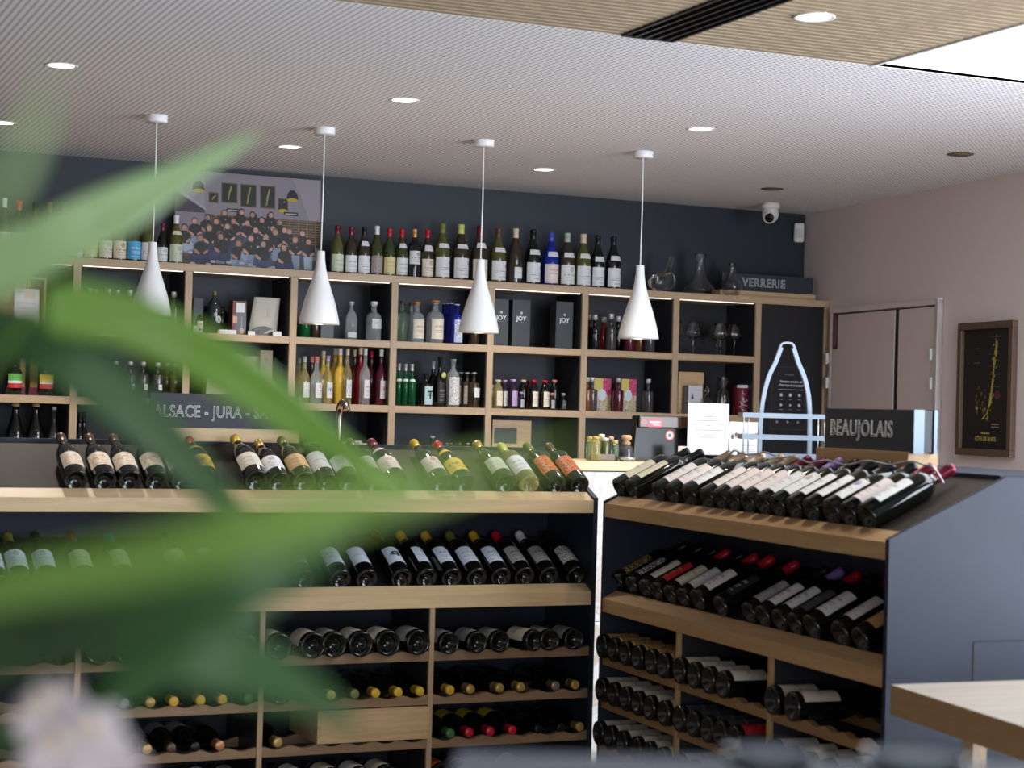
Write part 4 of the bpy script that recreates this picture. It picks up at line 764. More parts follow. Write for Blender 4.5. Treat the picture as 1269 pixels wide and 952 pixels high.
# bay 7 glasses
GLP = [(0, .0015), (.034, .0015), (.034, .0025), (.010, .005), (.0035, .012), (.003, .075), (.005, .085), (.016, .092), (.040, .108), (.046, .122), (.043, .140), (.034, .168), (.030, .184)]
def wineglass(px, Y, z, lb, sc=1.0, py=420, grp='large-bowl wine glasses'):
    o = place(px, Y, z, 'wine_glass', lb, 'glass', grp, py)
    me_ = bpy.data.meshes.get('wine_glass_bowl')
    if not me_:
        th = .0012; inner = [(.028, .184), (.032, .168), (.0415, .140), (.0445, .122), (.0385, .1095), (.015, .0945), (0, .0935)]
        me_ = lathe_me('wine_glass_bowl', GLP+[(.0295, .1845)]+inner, M_thin, 24)
    g_ = link('glass', me_, o); o.scale = (sc, sc, sc); return o
for px, Y, lb in ((838, 9.14, 'wine glass half hidden by the oak upright'), (859, 9.12, 'large wine glass standing alone second from left'), (889, 9.20, 'wine glass at the rear of the overlapping pair'), (893, 9.11, 'wine glass at the front of the overlapping pair'), (910, 9.15, 'rightmost wine glass in the glass bay')): wineglass(px, Y, Z1, lb, .98)
o, w_, h_ = carton(840, 871, 9.24, Z2, 52, .08, M_pine, 'upright pine wine crate in the shelf bay below the glasses', 'crate', 'wine_crate', 490)
box('lid', -w_, w_, -.006, 0, h_*.74, h_, M_pine, o, .001); box('front_board', -w_*.98, w_*.98, -.004, 0, 0, h_*.73, M_pine, o, .001)
o, w_, h_ = carton(853, 870, 9.16, Z2, 35, .05, M_paperwhite, 'white carton with small black tree mark before the crate', py=490)
link('print', print_me('print', [([(-w_*.6, h_*.55), (-w_*.2, h_*.55), (-w_*.4, h_*.75)], (.03, .03, .04)), (rect(-w_*.44, h_*.5, -w_*.36, h_*.56), (.03, .03, .04)), (rect(w_*.1, h_*.84, w_*.8, h_*.86), (.5, .3, .3)), (rect(-w_*.8, h_*.42, w_*.7, h_*.435), (.4, .3, .35))]), o, (0, -.0004, 0))
o = place(838, 9.10, Z2, 'champagne_flute', 'tall slender glass flute before the oak upright', 'glass', py=490); thin_lathe('glass', [(0, .002), (.022, .002), (.012, .02), (.014, .06), (.009, .12), (.004, .19)], o)
o = place(876, 9.14, Z2, 'carafe', 'small clear carafe with pointed stopper right of white carton', 'carafe', py=490); thin_lathe('glass', [(0, .002), (.034, .002), (.036, .02), (.032, .06), (.03, .085), (.014, .095), (.010, .125)], o); link('stopper', lathe_me('stopper', [(0, .12), (.012, .125), (.014, .135), (.004, .16), (0, .165)], M_thin, 14), o)
o = place(896.5, 9.15, Z2, 'decanter', 'tall cylindrical clear decanter with funnel top beside the red tin', 'decanter', py=490); thin_lathe('glass', [(0, .003), (.036, .003), (.038, .02), (.037, .10), (.034, .135), (.018, .150), (.016, .16), (.030, .185), (.034, .212)], o)
b_ = empty('biscuit_tin', loc=(sx_at(918, 500, 9.16), 9.16, Z2)); tag(b_, 'dark red rounded tin with white swirls right of the decanter', 'tin')
link('body', lathe_me('body', [(0, 0), (.047, 0), (.049, .004), (.049, .165), (.046, .17), (0, .17)], plain('burgundy_tin', (.13, .006, .018), .35), 28), b_)
link('torn_rim', lathe_me('torn_rim', [(.0495, .156), (.0505, .160), (.049, .172), (.044, .174)], M_paperwhite, 20, -2.6, -.3), b_)
for pts in ([(-.03, .05), (-.01, .03), (.02, .025), (.035, .035)], [(-.015, .10), (-.005, .075), (.01, .09), (.02, .07), (.01, .055), (-.012, .06), (-.02, .07)], [(-.03, .08), (-.02, .06), (-.035, .045)], [(-.02, .14), (-.012, .12), (.004, .125)]):
    link('white_motif', tube_me('white_motif', smooth_path([(x, -math.sqrt(.0495**2-x*x)-.0005, z) for x, z in pts], 4), .0011, M_chalk, 5), b_)
# ================================================================== pendants
PE = [((194, 152), 'leftmost'), ((402, 167), 'second from left'), ((599.5, 182), 'third from left'), ((797, 196), 'rightmost')]
SHB = [(186, 391), (394.5, 402), (592, 412.5), (790, 420)]
for ((px, py), nm), (bx_, by_) in zip(PE, SHB):
    p = on_z(px, py, HC-.03); o = empty('pendant_lamp', loc=(p.x, p.y, HC)); tag(o, 'white bottle-shaped pendant lamp on a thin cord, %s of four' % nm, 'lamp', 'white pendant lamps')
    zb = on_plane(bx_, by_, p, Vector((Fw.x, Fw.y, 0)).normalized()).z; s = pxm((p.x, p.y, zb)); zt = zb+91*s
    link('canopy', lathe_me('canopy', [(0, 0), (.046, 0), (.047, -.002), (.047, -.027), (.045, -.030), (0, -.030)], M_white, 28), o)
    link('cord', tube_me('cord', [(0, 0, -.03), (.002, 0, (zt-HC)/2), (0, 0, zt-HC)], .0034, M_white, 8), o)
    pr = [(4.8, 91), (5.0, 90), (5.4, 80), (7.2, 68), (10.5, 55), (15, 41), (19.5, 27), (23, 13), (25, 3), (25.3, 0)]
    zo = zb-HC
    outer = [(r*s, zo+z*s) for r, z in pr]; inner = [(r*s-.002, z) for r, z in outer[::-1]][:-1]
    link('shade', lathe_me('shade', [(0.0, outer[0][1]+.0005)]+outer+inner+[(0, outer[0][1]-.02)], M_white, 36), o)
    link('bulb', lathe_me('bulb', [(0, zo+.012), (.020, zo+.016), (.030, zo+.032), (.028, zo+.052), (.014, zo+.075), (.012, zo+.10), (0, zo+.10)], M_bulb, 18), o)
    l = bpy.data.lights.new('pendant_glow', 'POINT'); l.energy = 2.0; l.color = (1, .72, .4); l.shadow_soft_size = .02; lo = bpy.data.objects.new('pendant_glow', l); C.objects.link(lo); lo.location = (0, 0, zo+.004); lo.parent = o
# ================================================================== counter with marble front
CY = 7.05
co = empty('service_counter', loc=(0, CY, 0)); tag(co, 'service counter with white marble front and pale wooden top behind the racks', 'counter')
zc = on_y(760, 572, CY).z
print('counter z', zc)
box('marble_slab', 1.3, 3.9, 0, .03, .62, zc-.045, M_marble, co); box('marble_slab', 1.3, 3.9, 0, .03, 0, .617, M_marble, co)
box('wooden_top', 1.25, 3.95, -.02, .34, zc-.040, zc, M_ledge, co, .003); box('carcass', 1.32, 3.88, .03, .32, 0, zc-.04, M_dark_board, co)
# swan-neck tap
fx = on_y(419, 540, CY+.2).x
o = empty('swan_neck_tap', loc=(fx, CY+.2, zc)); tag(o, 'polished dark steel tap column rising behind the left rack', 'tap')
M_tap = plain('bronze_steel', (.30, .26, .24), .18, metal=1.0)
zt = on_y(421, 499, CY+.2).z
link('column', tube_me('column', smooth_path([(0, 0, 0), (0, 0, (zt-zc)*.55), (.001, -.004, (zt-zc)*.86), (.003, -.02, (zt-zc)*.975), (.004, -.045, (zt-zc)), (.004, -.075, (zt-zc)*.96), (.004, -.09, (zt-zc)*.86)], 5), .0145, M_tap, 14), o)
link('base', lathe_me('base', [(0, 0), (.025, 0), (.025, .01), (.015, .016), (0, .016)], M_tap, 18), o)
# till screen seen from behind
def cpt(px, py, Y): return on_y(px, py, Y)
Yc = CY+.16
a_, b_ = cpt(785, 560, Yc), cpt(852, 560, Yc); zt = cpt(800, 515, Yc).z; zc_ = zc
o = empty('till_screen', loc=(a_.x, Yc, zc)); tag(o, 'glossy black cash register screen seen from behind with red stickers', 'screen')
W3 = b_.x-a_.x+.05; H3 = zt-zc
prism('casing', [(0.0, .0), (W3, .0), (W3, H3), (.022, H3), (.015, H3-.004)], 0, .05, M_blackgloss, o)
box('top_bar', .018, W3, -.014, .0, H3-.055, H3, plain('bronze_gloss_plastic', (.05, .03, .018), .15), o, .006)
link('sticker', print_me('sticker', [(rect(.062, H3-.050, .130, H3-.015), (.62, .06, .09)), (rect(.070, H3-.032, .122, H3-.024), (.75, .6, .6)), (rect(.085, H3-.043, .125, H3-.038), (.7, .4, .4)), (disc(.042, H3-.028, .014, .009, 12), (.65, .12, .10)), (disc(.030, H3-.030, .006, .005, 8), (.65, .12, .10))]), o, (0, -.0145, 0))
link('round_sticker', print_me('round_sticker', [(disc(.178, H3-.085, .022, n=20), (.62, .10, .08)), (disc(.178, H3-.085, .016, n=20), (.6, .58, .56)), (disc(.178, H3-.085, .009, n=12), (.1, .1, .1))]), o, (0, -.001, 0))
# papers
def paper(px0, px1, py0, py1, Y, label, polys=None, mat=M_paperwhite, name='notice'):
    a_, b_ = cpt(px0, py1, Y), cpt(px1, py1, Y); zt = cpt((px0+px1)/2, py0, Y).z; zb = max(zc+.0005, cpt((px0+px1)/2, py1, Y).z)
    o = empty(name, loc=((a_.x+b_.x)/2, Y, zb)); tag(o, label, 'notice'); w_ = (b_.x-a_.x)/2; h_ = zt-zb; box('sheet', -w_, w_, 0, .002, 0, h_, mat, o)
    P_ = [(rect(-w_*x, h_*z, w_*x2, h_*(z+.010)), (.22, .22, .25)) for x, x2, z in (polys or [])]
    if P_: link('print', print_me('print', P_), o, (0, -.0004, 0))
    return o, w_, h_
o, w_, h_ = paper(851, 902, 500, 573, CY+.10, 'larger white notice with small centred text on the counter', [(.3, .3, .80), (.2, .2, .77), (.45, .45, .70), (.85, .85, .645), (.12, .12, .62), (.65, .65, .54), (.25, .25, .46), (.35, .35, .42)])
box('acrylic_foot', -w_, w_, -.0, .05, -.0, .004, M_thin, o)
o, w_, h_ = paper(903, 940, 523, 575, CY+.14, 'smaller white notice with dark heading right of the larger one', [(.6, .7, .42), (.8, .7, .32), (.7, .8, .28), (.5, .6, .18)])
link('picture_print', print_me('picture_print', [(rect(-w_*.9, h_*.60, w_*.95, h_*.72), (.45, .38, .33))]+[(disc(x*w_, h_*(.65+.03*math.sin(x*9)), w_*.10, h_*.06, 7), (.09, .05, .04)) for x in (-.8, -.55, -.3, 0, .25, .5, .8)]), o, (0, -.0006, 0))
o, w_, h_ = paper(840, 854, 553, 573, CY+.04, 'tiny pale easel card left of the larger notice', None, M_beige, 'easel_card')
# jars and small bottles on the counter
r_ = random.Random(11)
JR = [(731, .10, 30, 10), (738, .03, 31, 11), (745, .12, 33, 9), (750, .05, 29, 10), (757, .13, 30, 8), (762, .05, 26, 9), (734, .20, 26, 8)]
for i, (px, dy, h, w_) in enumerate(JR):
    Y = CY+dy+.02; x = cpt(px, 560, Y).x; s = pxm((x, Y, zc)); o = empty('preserve_jar', loc=(x, Y, zc)); tag(o, 'preserve jar with gold lid, %s from left in the counter cluster' % ORD[i+1], 'jar', 'jars on the counter')
    R_ = w_*s/2; H_ = h*s
    link('glass', lathe_me('glass', [(0, 0), (R_*.9, 0), (R_, .004), (R_, H_*.72), (R_*.8, H_*.84), (0, H_*.84)], glass(['palegreen', 'straw', 'palegreen', 'olive', 'smoke', 'palegreen', 'straw'][i]), 16), o)
    link('lid', lathe_me('lid', [(0, H_*.84), (R_*.9, H_*.84), (R_*.9, H_*.97), (0, H_)], capmat(['gold', 'gold', 'cream', 'silver', 'cork', 'gold', 'gold'][i]), 16), o)
o = empty('tasting_jar', loc=(cpt(776, 560, CY+.1).x, CY+.1, zc)); tag(o, 'clear jar with stacked round wooden stoppers left of the till', 'jar')
link('glass', lathe_me('glass', [(0, 0), (.030, 0), (.032, .01), (.032, .05), (.02, .07), (0, .07)], glass('smoke'), 18), o); link('stopper', lathe_me('stopper', [(0, .07), (.016, .07), (.020, .078), (.012, .088), (.021, .092), (.024, .102), (.018, .112), (0, .113)], M_cork, 18), o)
o = empty('card_reader', loc=(cpt(779, 565, CY+.02).x, CY+.03, zc)); tag(o, 'small grey oval dish at the foot of the till', 'dish'); link('dish', lathe_me('dish', [(0, 0), (.022, 0), (.036, .012), (.034, .020), (.03, .014), (0, .005)], M_steel, 22), o); o.name = 'oval_dish'
o = empty('bread_board', loc=(cpt(768, 566, CY+.02).x-.035, CY+.05, zc)); tag(o, 'low brown wooden tray between the jars and the till', 'tray'); box('board', -.05, .03, 0, .09, 0, .03, M_frame, o, .003); o.name = 'wooden_tray'
# ================================================================== DISPLAY RACKS
SL = math.atan2(.177, .35)          # slope of the display boards
def make_rack(name, label, origin, uvec, u0, u1, bays, ledge_mat, bar_mat, back):
    ang = math.atan2(uvec.y, uvec.x)
    r = empty(name, loc=(origin.x, origin.y, 0), rz=ang); tag(r, label, 'display rack')
    D = .36
    # side panels (pentagon)
    for ua, ub in ((u0-.0-.016, u0), (u1, u1+.018)):
        prism('side_panel', [(0.0, 0), (D+back, 0), (D+back, 1.362), (D-.005, 1.362), (0.0, 1.198)], ua, ub, M_slate_panel, r, axis='x')
    box('back_panel', u0, u1, D+.01, D+.022, .06, 1.352, M_slate_panel, r)
    prism('top_rail', [(D-.012, 1.300), (D+back-.002, 1.300), (D+back-.002, 1.366), (D-.012, 1.366)], u0+.0005, u1-.0005, M_slate_panel, r, axis='x')
    box('plinth', u0, u1, .03, .05, 0, .08, M_dark_board, r)
    for zf, nm in ((1.190, 'ledge'), (.862, 'ledge')):
        dz = .052*math.tan(SL)
        prism(nm, [(0, zf-.046), (.052, zf-.046), (.052, zf+dz), (0, zf)], u0, u1, ledge_mat, r, axis='x')
        # sloping dark board behind, set 12 mm below the wood
        z1 = zf+dz-.012; d1 = D+.008; prism('display_board', [(.0525, z1-.010), (d1, z1-.010+(d1-.0525)*math.tan(SL)), (d1, z1+(d1-.0525)*math.tan(SL)), (.0525, z1)], u0, u1, M_mirrorboard if zf > 1 else M_dark_board, r, axis='x')
    for uu in bays[1:-1]: 
        dv = box('divider', uu-.0085, uu+.0085, .016, D, .08, .816, M_dark_board, r); box('oak_edge', uu-.009, uu+.009, .003, .016, .08, .816, bar_mat[1], dv, .001)
    for i in range(len(bays)-1):
        ua = bays[i]+(.009 if i else 0); ub = bays[i+1]-(.009 if i < len(bays)-2 else 0)
        for zt in (.668, .518, .368, .218):
            n = 6; st = 8; top = []
            for k_ in range(n*st+1):
                t_ = k_/(n*st); top.append((ua+(ub-ua)*t_, zt-.011*(0.5-0.5*math.cos(2*PI*t_*n))))
            pts = [(ua, zt-.034), (ub, zt-.034)]+top[::-1]
            for v0, v1 in ((.006, .030), (.215, .235)):
                prism('rack_bar', pts, v0, v1, bar_mat[0], r)
    return r, ang, Vector((math.cos(ang), math.sin(ang), 0)), Vector((-math.sin(ang), math.cos(ang), 0)), Vector((origin.x, origin.y, 0))
LA = Vector((.88, 5.91, 0)); LB_ = Vector((2.955, 5.949, 0))
RA = Vector((2.898, 5.74, 0)); RB = Vector((2.815, 3.973, 0))
M_bar_l = wood('rack_bar_oak', (.31, .20, .11), (.20, .125, .065), 0); M_div_l = M_oak_z
M_bar_r = wood('rack_bar_oak_honey', (.33, .20, .085), (.22, .125, .05), 0); M_div_r = wood('divider_honey_oak', (.46, .30, .14), (.34, .21, .09), 2)
rl = make_rack('wine_display_rack', 'long left display rack with pale oak ledges facing the camera', LA, LB_-LA, -.347, 2.078, [-.347, .258, .863, 1.468, 2.078], M_ledge, (M_bar_l, M_div_l), .06)
rr = make_rack('wine_display_rack', 'right display rack with slate-blue end panel, honey oak ledges', RA, RB-RA, .0, 1.770, [0, .580, 1.175, 1.770], M_ledge_r, (M_bar_r, M_div_r), .42)
# outline of the service hatch on the right rack's end panel
rO = rr[0]; e0 = 1.770+.018
hz = uz_ = None
for (v0, v1, z0, z1) in ((.262, .266, .20, .93), (.266, .42, .930, .934)):
    box('hatch_groove', e0-.0005, e0+.0012, v0, v1, z0, z1, M_ceil_dark, rO)
def frame_u(fr, px, py, v):
    _, ang, U_, V_, O_ = fr; q = on_plane(px, py, O_+V_*v, V_); return (q-O_).dot(U_), q.z
def put_slope(fr, px, zf, side, py, R, H, label, group, twist=0.0, yaw=0.0, **kw):
    """bottle lying on a sloping board, base towards the front"""
    _, ang, U_, V_, O_ = fr
    v = .056; u, _z = frame_u(fr, px, py, v+.01)
    a = V_*math.cos(SL)+Vector((0, 0, 1))*math.sin(SL); a = (Matrix.Rotation(yaw, 3, 'Z') @ a)
    nrm = Vector((0, 0, 1))*math.cos(SL)-V_*math.sin(SL)
    zb = zf+.052*math.tan(SL)-.012
    base = O_+U_*u+V_*v+Vector((0, 0, zb))+nrm*(R+.0005)+a*(.004-(0))
    base = base + a*(R*math.tan(SL)*0.0)
    front = (Matrix.Rotation(twist, 3, a) @ nrm)
    b_ = bottle(lying(base, a, front), R=R, H=H, **kw); tag(b_, label, 'bottle', group); return b_
BD = dict(kind='bordeaux'); BG = dict(kind='burgundy')
# --- left rack, sloping top
OL = ('ivory', 'orange', 'sketch')
TL = [(92, 'burgundy', .0385, .300, 'dark', 'brown', OL, None, 'orange-and-cream label'), (128, 'burgundy', .0385, .300, 'dark', 'brown', OL, None, 'orange-and-cream label'), (159, 'burgundy', .0385, .300, 'dark', 'brown', OL, None, 'orange-and-cream label'),
      (192, 'burgundy', .0385, .300, 'dark', 'brown', OL, None, 'orange-and-cream label'), (224, 'burgundy', .0385, .300, 'dark', 'green', OL, None, 'orange-and-cream label'), (256, 'burgundy', .0385, .295, 'dark', 'red', ('yellow', 'brown', 'bold'), ('yellow', .62, .72), 'yellow label and red cap'),
      (315, 'burgundy', .042, .305, 'dark', 'yellow', ('ivory', 'grey', 'lines'), None, 'yellow cap and ivory label'), (343, 'burgundy', .039, .280, 'dark', 'gold', ('white', 'grey', 'crest'), None, 'gold cap and white label'), (374, 'burgundy', .041, .300, 'green', 'olive', ('tan', 'brown', 'lines'), None, 'tan label'),
      (403, 'bordeaux', .0375, .300, 'dark', 'black', ('white', 'grey', 'plain'), None, 'small white label'), (430, 'burgundy', .040, .300, 'green', 'black', ('white', 'grey', 'lines'), None, 'white label behind the leaf'), (462, 'burgundy', .039, .300, 'dark', 'brown', ('pinkwhite', 'grey', 'crest'), None, 'pinkish-white label'),
      (489, 'burgundy', .040, .300, 'dark', 'maroon', ('pinkwhite', 'orange', 'crest'), ('pinkwhite', .60, .68), 'maroon cap and neck band'), (543, 'burgundy', .040, .300, 'dark', 'yellow', ('pinkwhite', 'red', 'crest'), None, 'yellow cap and red figure'), (572, 'burgundy', .0385, .295, 'dark', 'red', ('yellow', 'brown', 'bold'), ('yellow', .62, .72), 'yellow label and red cap'),
      (623, 'burgundy', .041, .300, 'green', 'gold', ('palegreen', 'grey', 'lines'), None, 'pale green label'), (653, 'bordeaux', .0385, .290, 'straw', 'lime', ('white', 'grey', 'lines'), None, 'white label on pale glass'), (687, 'bordeaux', .0375, .300, 'dark', 'olive', ('orange', 'black', 'dense'), None, 'orange and black label'), (715, 'bordeaux', .0375, .300, 'dark', 'brown', ('orange', 'black', 'dense'), None, 'orange and black label')]
for i, (px, kd, R_, H_, gl, cp, lb, nk, ds) in enumerate(TL):
    put_slope(rl, px, 1.190, 0, 600, R_, H_, 'bottle with %s, %s from left on left rack top' % (ds, ORD[i+1]), 'bottles on the sloping top of the left rack', twist=random.uniform(-.15, .15), kind=kd, gl=gl, cap=cp, lab=lb, neck=nk, lz=(.14, .42) if kd == 'burgundy' else (.16, .52), lang=1.15, caplen=.16 if kd == 'burgundy' else .2)
# --- left rack, middle ledge
BW, GW = ('bluewhite', 'grey', 'crest'), ('grey', 'black', 'lines')
ML = [(-6, 'black', BW, 'pale blue-white label'), (24, 'olive', BW, 'pale blue-white label'), (59, 'black', BW, 'pale blue-white label'), (105, 'brown', ('palegreen', 'grey', 'plain'), 'pale green label'), (153, 'teal', ('palegreen', 'grey', 'lines'), 'pale green label'), (225, 'black', ('palegreen', 'grey', 'lines'), 'pale label'),
      (262, 'black', ('white', 'grey', 'lines'), 'white label'), (302, 'black', ('bluewhite', 'blue', 'crest'), 'blue-white crest label'), (340, 'brown', ('bluewhite', 'blue', 'crest'), 'blue-white crest label'), (374, 'brown', ('bluewhite', 'blue', 'crest'), 'blue-white crest label'), (419, 'yellow', ('bluewhite', 'grey', 'lines'), 'yellow cap and white label'), (452, 'brown', ('bluewhite', 'grey', 'plain'), 'brown cap and white label'),
      (495, 'maroon', ('bluewhite', 'black', 'mark'), 'maroon cap and black-marked label'), (526, 'yellow', BW, 'yellow cap and turned label'), (557, 'yellow', ('bluewhite', 'blue', 'lines'), 'yellow cap and white label'), (588, 'olive', ('bluewhite', 'grey', 'lines'), 'olive cap and white label'), (618, 'yellow', ('bluewhite', 'grey', 'lines'), 'yellow cap and white label'),
      (647, 'red', ('grey', 'black', 'lines'), 'red cap and grey label'), (677, 'white', ('grey', 'black', 'lines'), 'white cap and grey label'), (711, 'black', ('white', 'black', 'dense'), 'black cap and sketched label')]
for i, (px, cp, lb, ds) in enumerate(ML):
    st_ = lb if lb[2] != 'mark' else (lb[0], lb[1], 'plain')
    b_ = put_slope(rl, px, .862, 0, 708, .0385, .300, 'bottle with %s, %s from left, left rack middle ledge' % (ds, ORD[i+1]), 'bottles on the middle ledge of the left rack', twist=(.55 if 'turned' in ds else random.uniform(-.2, .2)), kind='bordeaux', gl='dark', cap=cp, lab=st_, lz=(.18, .50), lang=1.0, caplen=.20)
    if lb[2] == 'mark':
        t_ = text('lettering', 'CJ', .030, M_black, b_, (0, -.0412, .105), bold=.001)
# --- lying bottles in the racks
def put_rack(fr, px, py, z, out, R, H, label, group, v=None, yaw=0.0, **kw):
    _, ang, U_, V_, O_ = fr
    vb = -.012 if out == 'base' else -.004
    if v is not None: vb = v
    u, _z = frame_u(fr, px, py, vb)
    ax = V_ if out == 'base' else -V_
    ax = Matrix.Rotation(yaw, 3, 'Z') @ ax
    if out == 'base': base = O_+U_*u+V_*vb+Vector((0, 0, z))
    else: base = O_+U_*u+V_*vb-ax*H+Vector((0, 0, z))
    b_ = bottle(lying(base, ax, Vector((0, 0, 1))+U_*random.uniform(-.3, .3)), R=R, H=H, **kw); tag(b_, label, 'bottle', group); return b_
ZR = [.668, .518, .368, .218]
def base_row(fr, row, pxs, py, labs, where, R=.041, kind='champagne', H=.30, cap='black', gl='dark', group=None, yaws=None, names=None):
    for i, px in enumerate(pxs):
        lb = labs[i % len(labs)]; ds = names[i % len(names)] if names else 'pale label'
        put_rack(fr, px, py, ZR[row]-.011+R-.001, 'base', R, H, 'bottle base outward, %s, %s in %s' % (ds, ORD[i+1], where), group or 'bottles lying in '+where, yaw=(yaws or {}).get(i, 0.0), kind=kind, gl=gl, cap=cap, lab=lb, lz=(.08, .42), lang=1.4)
def neck_row(fr, row, spec, py, where):
    for i, (px, cp, lb) in enumerate(spec):
        put_rack(fr, px, py, ZR[row]+.014, 'neck', .040, .300, 'bottle lying with %s cap outward, %s in %s' % (cp, ORD[i+1], where), 'bottles lying in '+where, yaw=random.uniform(-.05, .05), kind='burgundy', gl='dark', cap=cp, lab=lb, lz=(.12, .40), lang=1.2)
IV = [('ivory', 'grey', 'lines'), ('grey', 'black', 'plain')]
base_row(rl, 0, (124, 160, 195, 232, 268, 305), 792, [('grey', 'grey', 'plain')], 'top row, left rack second bay', R=.0445, gl='green', names=['grey label'])
base_row(rl, 0, (347, 389, 415, 448, 482, 519), 792, [('ivory', 'grey', 'plain')]+IV, 'top row, left rack third bay', R=.0445, names=['ivory label', 'ivory label', 'grey label'])
base_row(rl, 0, (557.5, 592, 620, 663, 682, 712), 790, [('grey', 'grey', 'plain'), ('grey', 'black', 'lines'), ('grey', 'grey', 'plain'), ('ivory', 'grey', 'lines')], 'top row, left rack right bay', R=.0385, kind='burgundy', yaws={3: .16}, names=['grey label', 'grey label', 'grey label', 'ivory label'])
neck_row(rl, 1, [(155, 'silver', None), (187, 'gold', None), (216, 'yellow', None), (249, 'yellow', None), (276, 'yellow', None), (308, 'green', None)], 861, 'second row, left rack second bay')
put_rack(rl, 349, 852, ZR[1]-.011+.0455, 'base', .0465, .31, 'large champagne bottle lying base outward, second row, left rack third bay', None, kind='champagne', gl='dark', lab=('ivory', 'grey', 'plain'), lz=(.08, .42), lang=1.4, yaw=.08)
neck_row(rl, 1, [(383, 'olive', None), (411, 'lime', None), (440, 'olive', None), (466, 'yellow', None), (494, 'yellow', None), (521, 'yellow', None)], 855, 'second row, left rack third bay')
neck_row(rl, 1, [(558.5, 'yellow', None), (583.5, 'gold', None), (620, 'gold', None), (646, 'gold', None), (689, 'tan', None), (713.5, 'gold', None)], 850, 'second row, left rack right bay')
neck_row(rl, 2, [(183, 'gold', None), (213, 'brown', ('grey', 'grey', 'plain')), (242.5, 'black', ('grey', 'grey', 'plain')), (273, 'copper', None)], 920, 'third row, left rack second bay')
neck_row(rl, 2, [(345, 'gold', None)], 912, 'third row, left rack third bay')
YL = ('yellow', 'black', 'plain')
neck_row(rl, 2, [(559, 'green', None), (582, 'red', YL), (608, 'red', YL), (635.5, 'red', YL), (668, 'black', None), (695.5, 'black', None), (719, 'gold', None)], 905, 'third row, left rack right bay')
base_row(rl, 3, (255, 290), 950, [('grey', 'grey', 'plain')], 'bottom row, left rack second bay', R=.0445, names=['grey label'])
base_row(rl, 3, (370, 412, 448, 480), 950, [('white', 'grey', 'plain'), ('ivory', 'grey', 'plain')], 'bottom row, left rack third bay', R=.041, names=['white label', 'ivory label'])
base_row(rl, 3, (549, 578, 606, 645), 945, [('orange', 'black', 'dense'), ('darkgrey', 'white', 'plain'), ('darkgrey', 'white', 'plain'), ('grey', 'grey', 'plain')], 'bottom row, left rack right bay', R=.0385, kind='bordeaux', names=['orange label', 'dark label', 'dark label', 'grey label'])
# pine crate in third row of bay 2
u0c, _ = frame_u(rl, 393.5, 895, 0); u1c, _ = frame_u(rl, 530, 895, 0); U_, V_, O_ = rl[2], rl[3], rl[4]
o = empty('wine_crate', loc=O_+U_*u0c+V_*(-.002)+Vector((0, 0, .369)), rz=rl[1]); tag(o, 'pine wine crate lying in the left rack among the bottles', 'crate')
Lc = u1c-u0c
box('front_board', .010, Lc-.002, 0, .012, 0, .110, M_pine, o, .001); box('end_board', 0, .0098, 0, .30, 0, .110, M_pine, o, .001); box('end_board', Lc-.0018, Lc+.006, .0, .30, 0, .110, M_pine, o, .001); box('lid', .0102, Lc-.002, .012, .30, .1, .110, M_pine, o, .001)
for z in (.022, .055, .088): link('nail', lathe_me('nail', [(0, .0), (.002, 0), (.002, .001), (0, .0015)], M_black, 8), o, (.005, -.0001, z)).rotation_euler = (PI/2, 0, 0)
# --- right rack, sloping top
PWt = ('pinkwhite', 'grey', 'lines')
TR = [(774, 'black', ('cream', 'grey', 'plain'), 'long cream label, at the far end'), (790, 'black', ('cream', 'grey', 'plain'), 'long cream label, beside the gap'), (823.5, 'tan', PWt, 'tan cap'), (840.5, 'tan', PWt, 'tan cap'), (862, 'tan', ('white', 'grey', 'lines'), 'tan cap, wide white label'), (884, 'tan', PWt, 'tan cap'), (900, 'tan', PWt, 'tan cap'),
      (916, 'maroon', PWt, 'maroon cap'), (934.5, 'maroon', PWt, 'maroon cap'), (953, 'purple', ('white', 'grey', 'lines'), 'purple cap'), (971.5, 'black', ('white', 'grey', 'side'), 'dark cap'), (992, 'black', ('white', 'grey', 'lines'), 'dark cap'), (1013, 'black', ('white', 'grey', 'lines'), 'dark cap'), (1038.6, 'black', ('white', 'blue', 'side'), 'dark cap, crested label'), (1059, 'maroon', PWt, 'maroon cap'), (1083, 'maroon', ('white', 'grey', 'lines'), 'maroon cap, nearest the end panel')]
PYT = lambda px: 590+(px-774)*.2
for i, (px, cp, lb, ds) in enumerate(TR):
    R_ = .0385 if i not in (4, 13, 15) else .0405
    put_slope(rr, px, 1.190, 0, PYT(px), R_, .300, 'dark bottle, %s, %s from left on right rack top' % (ds, ORD[i+1]), 'bottles on the sloping top of the right rack', twist=random.uniform(-.35, -.05), kind='bordeaux' if i not in (4, 13) else 'burgundy', gl='dark', cap=cp, lab=lb, lz=(.14, .52) if i not in (4, 13) else (.12, .45), lang=1.05, caplen=.22)
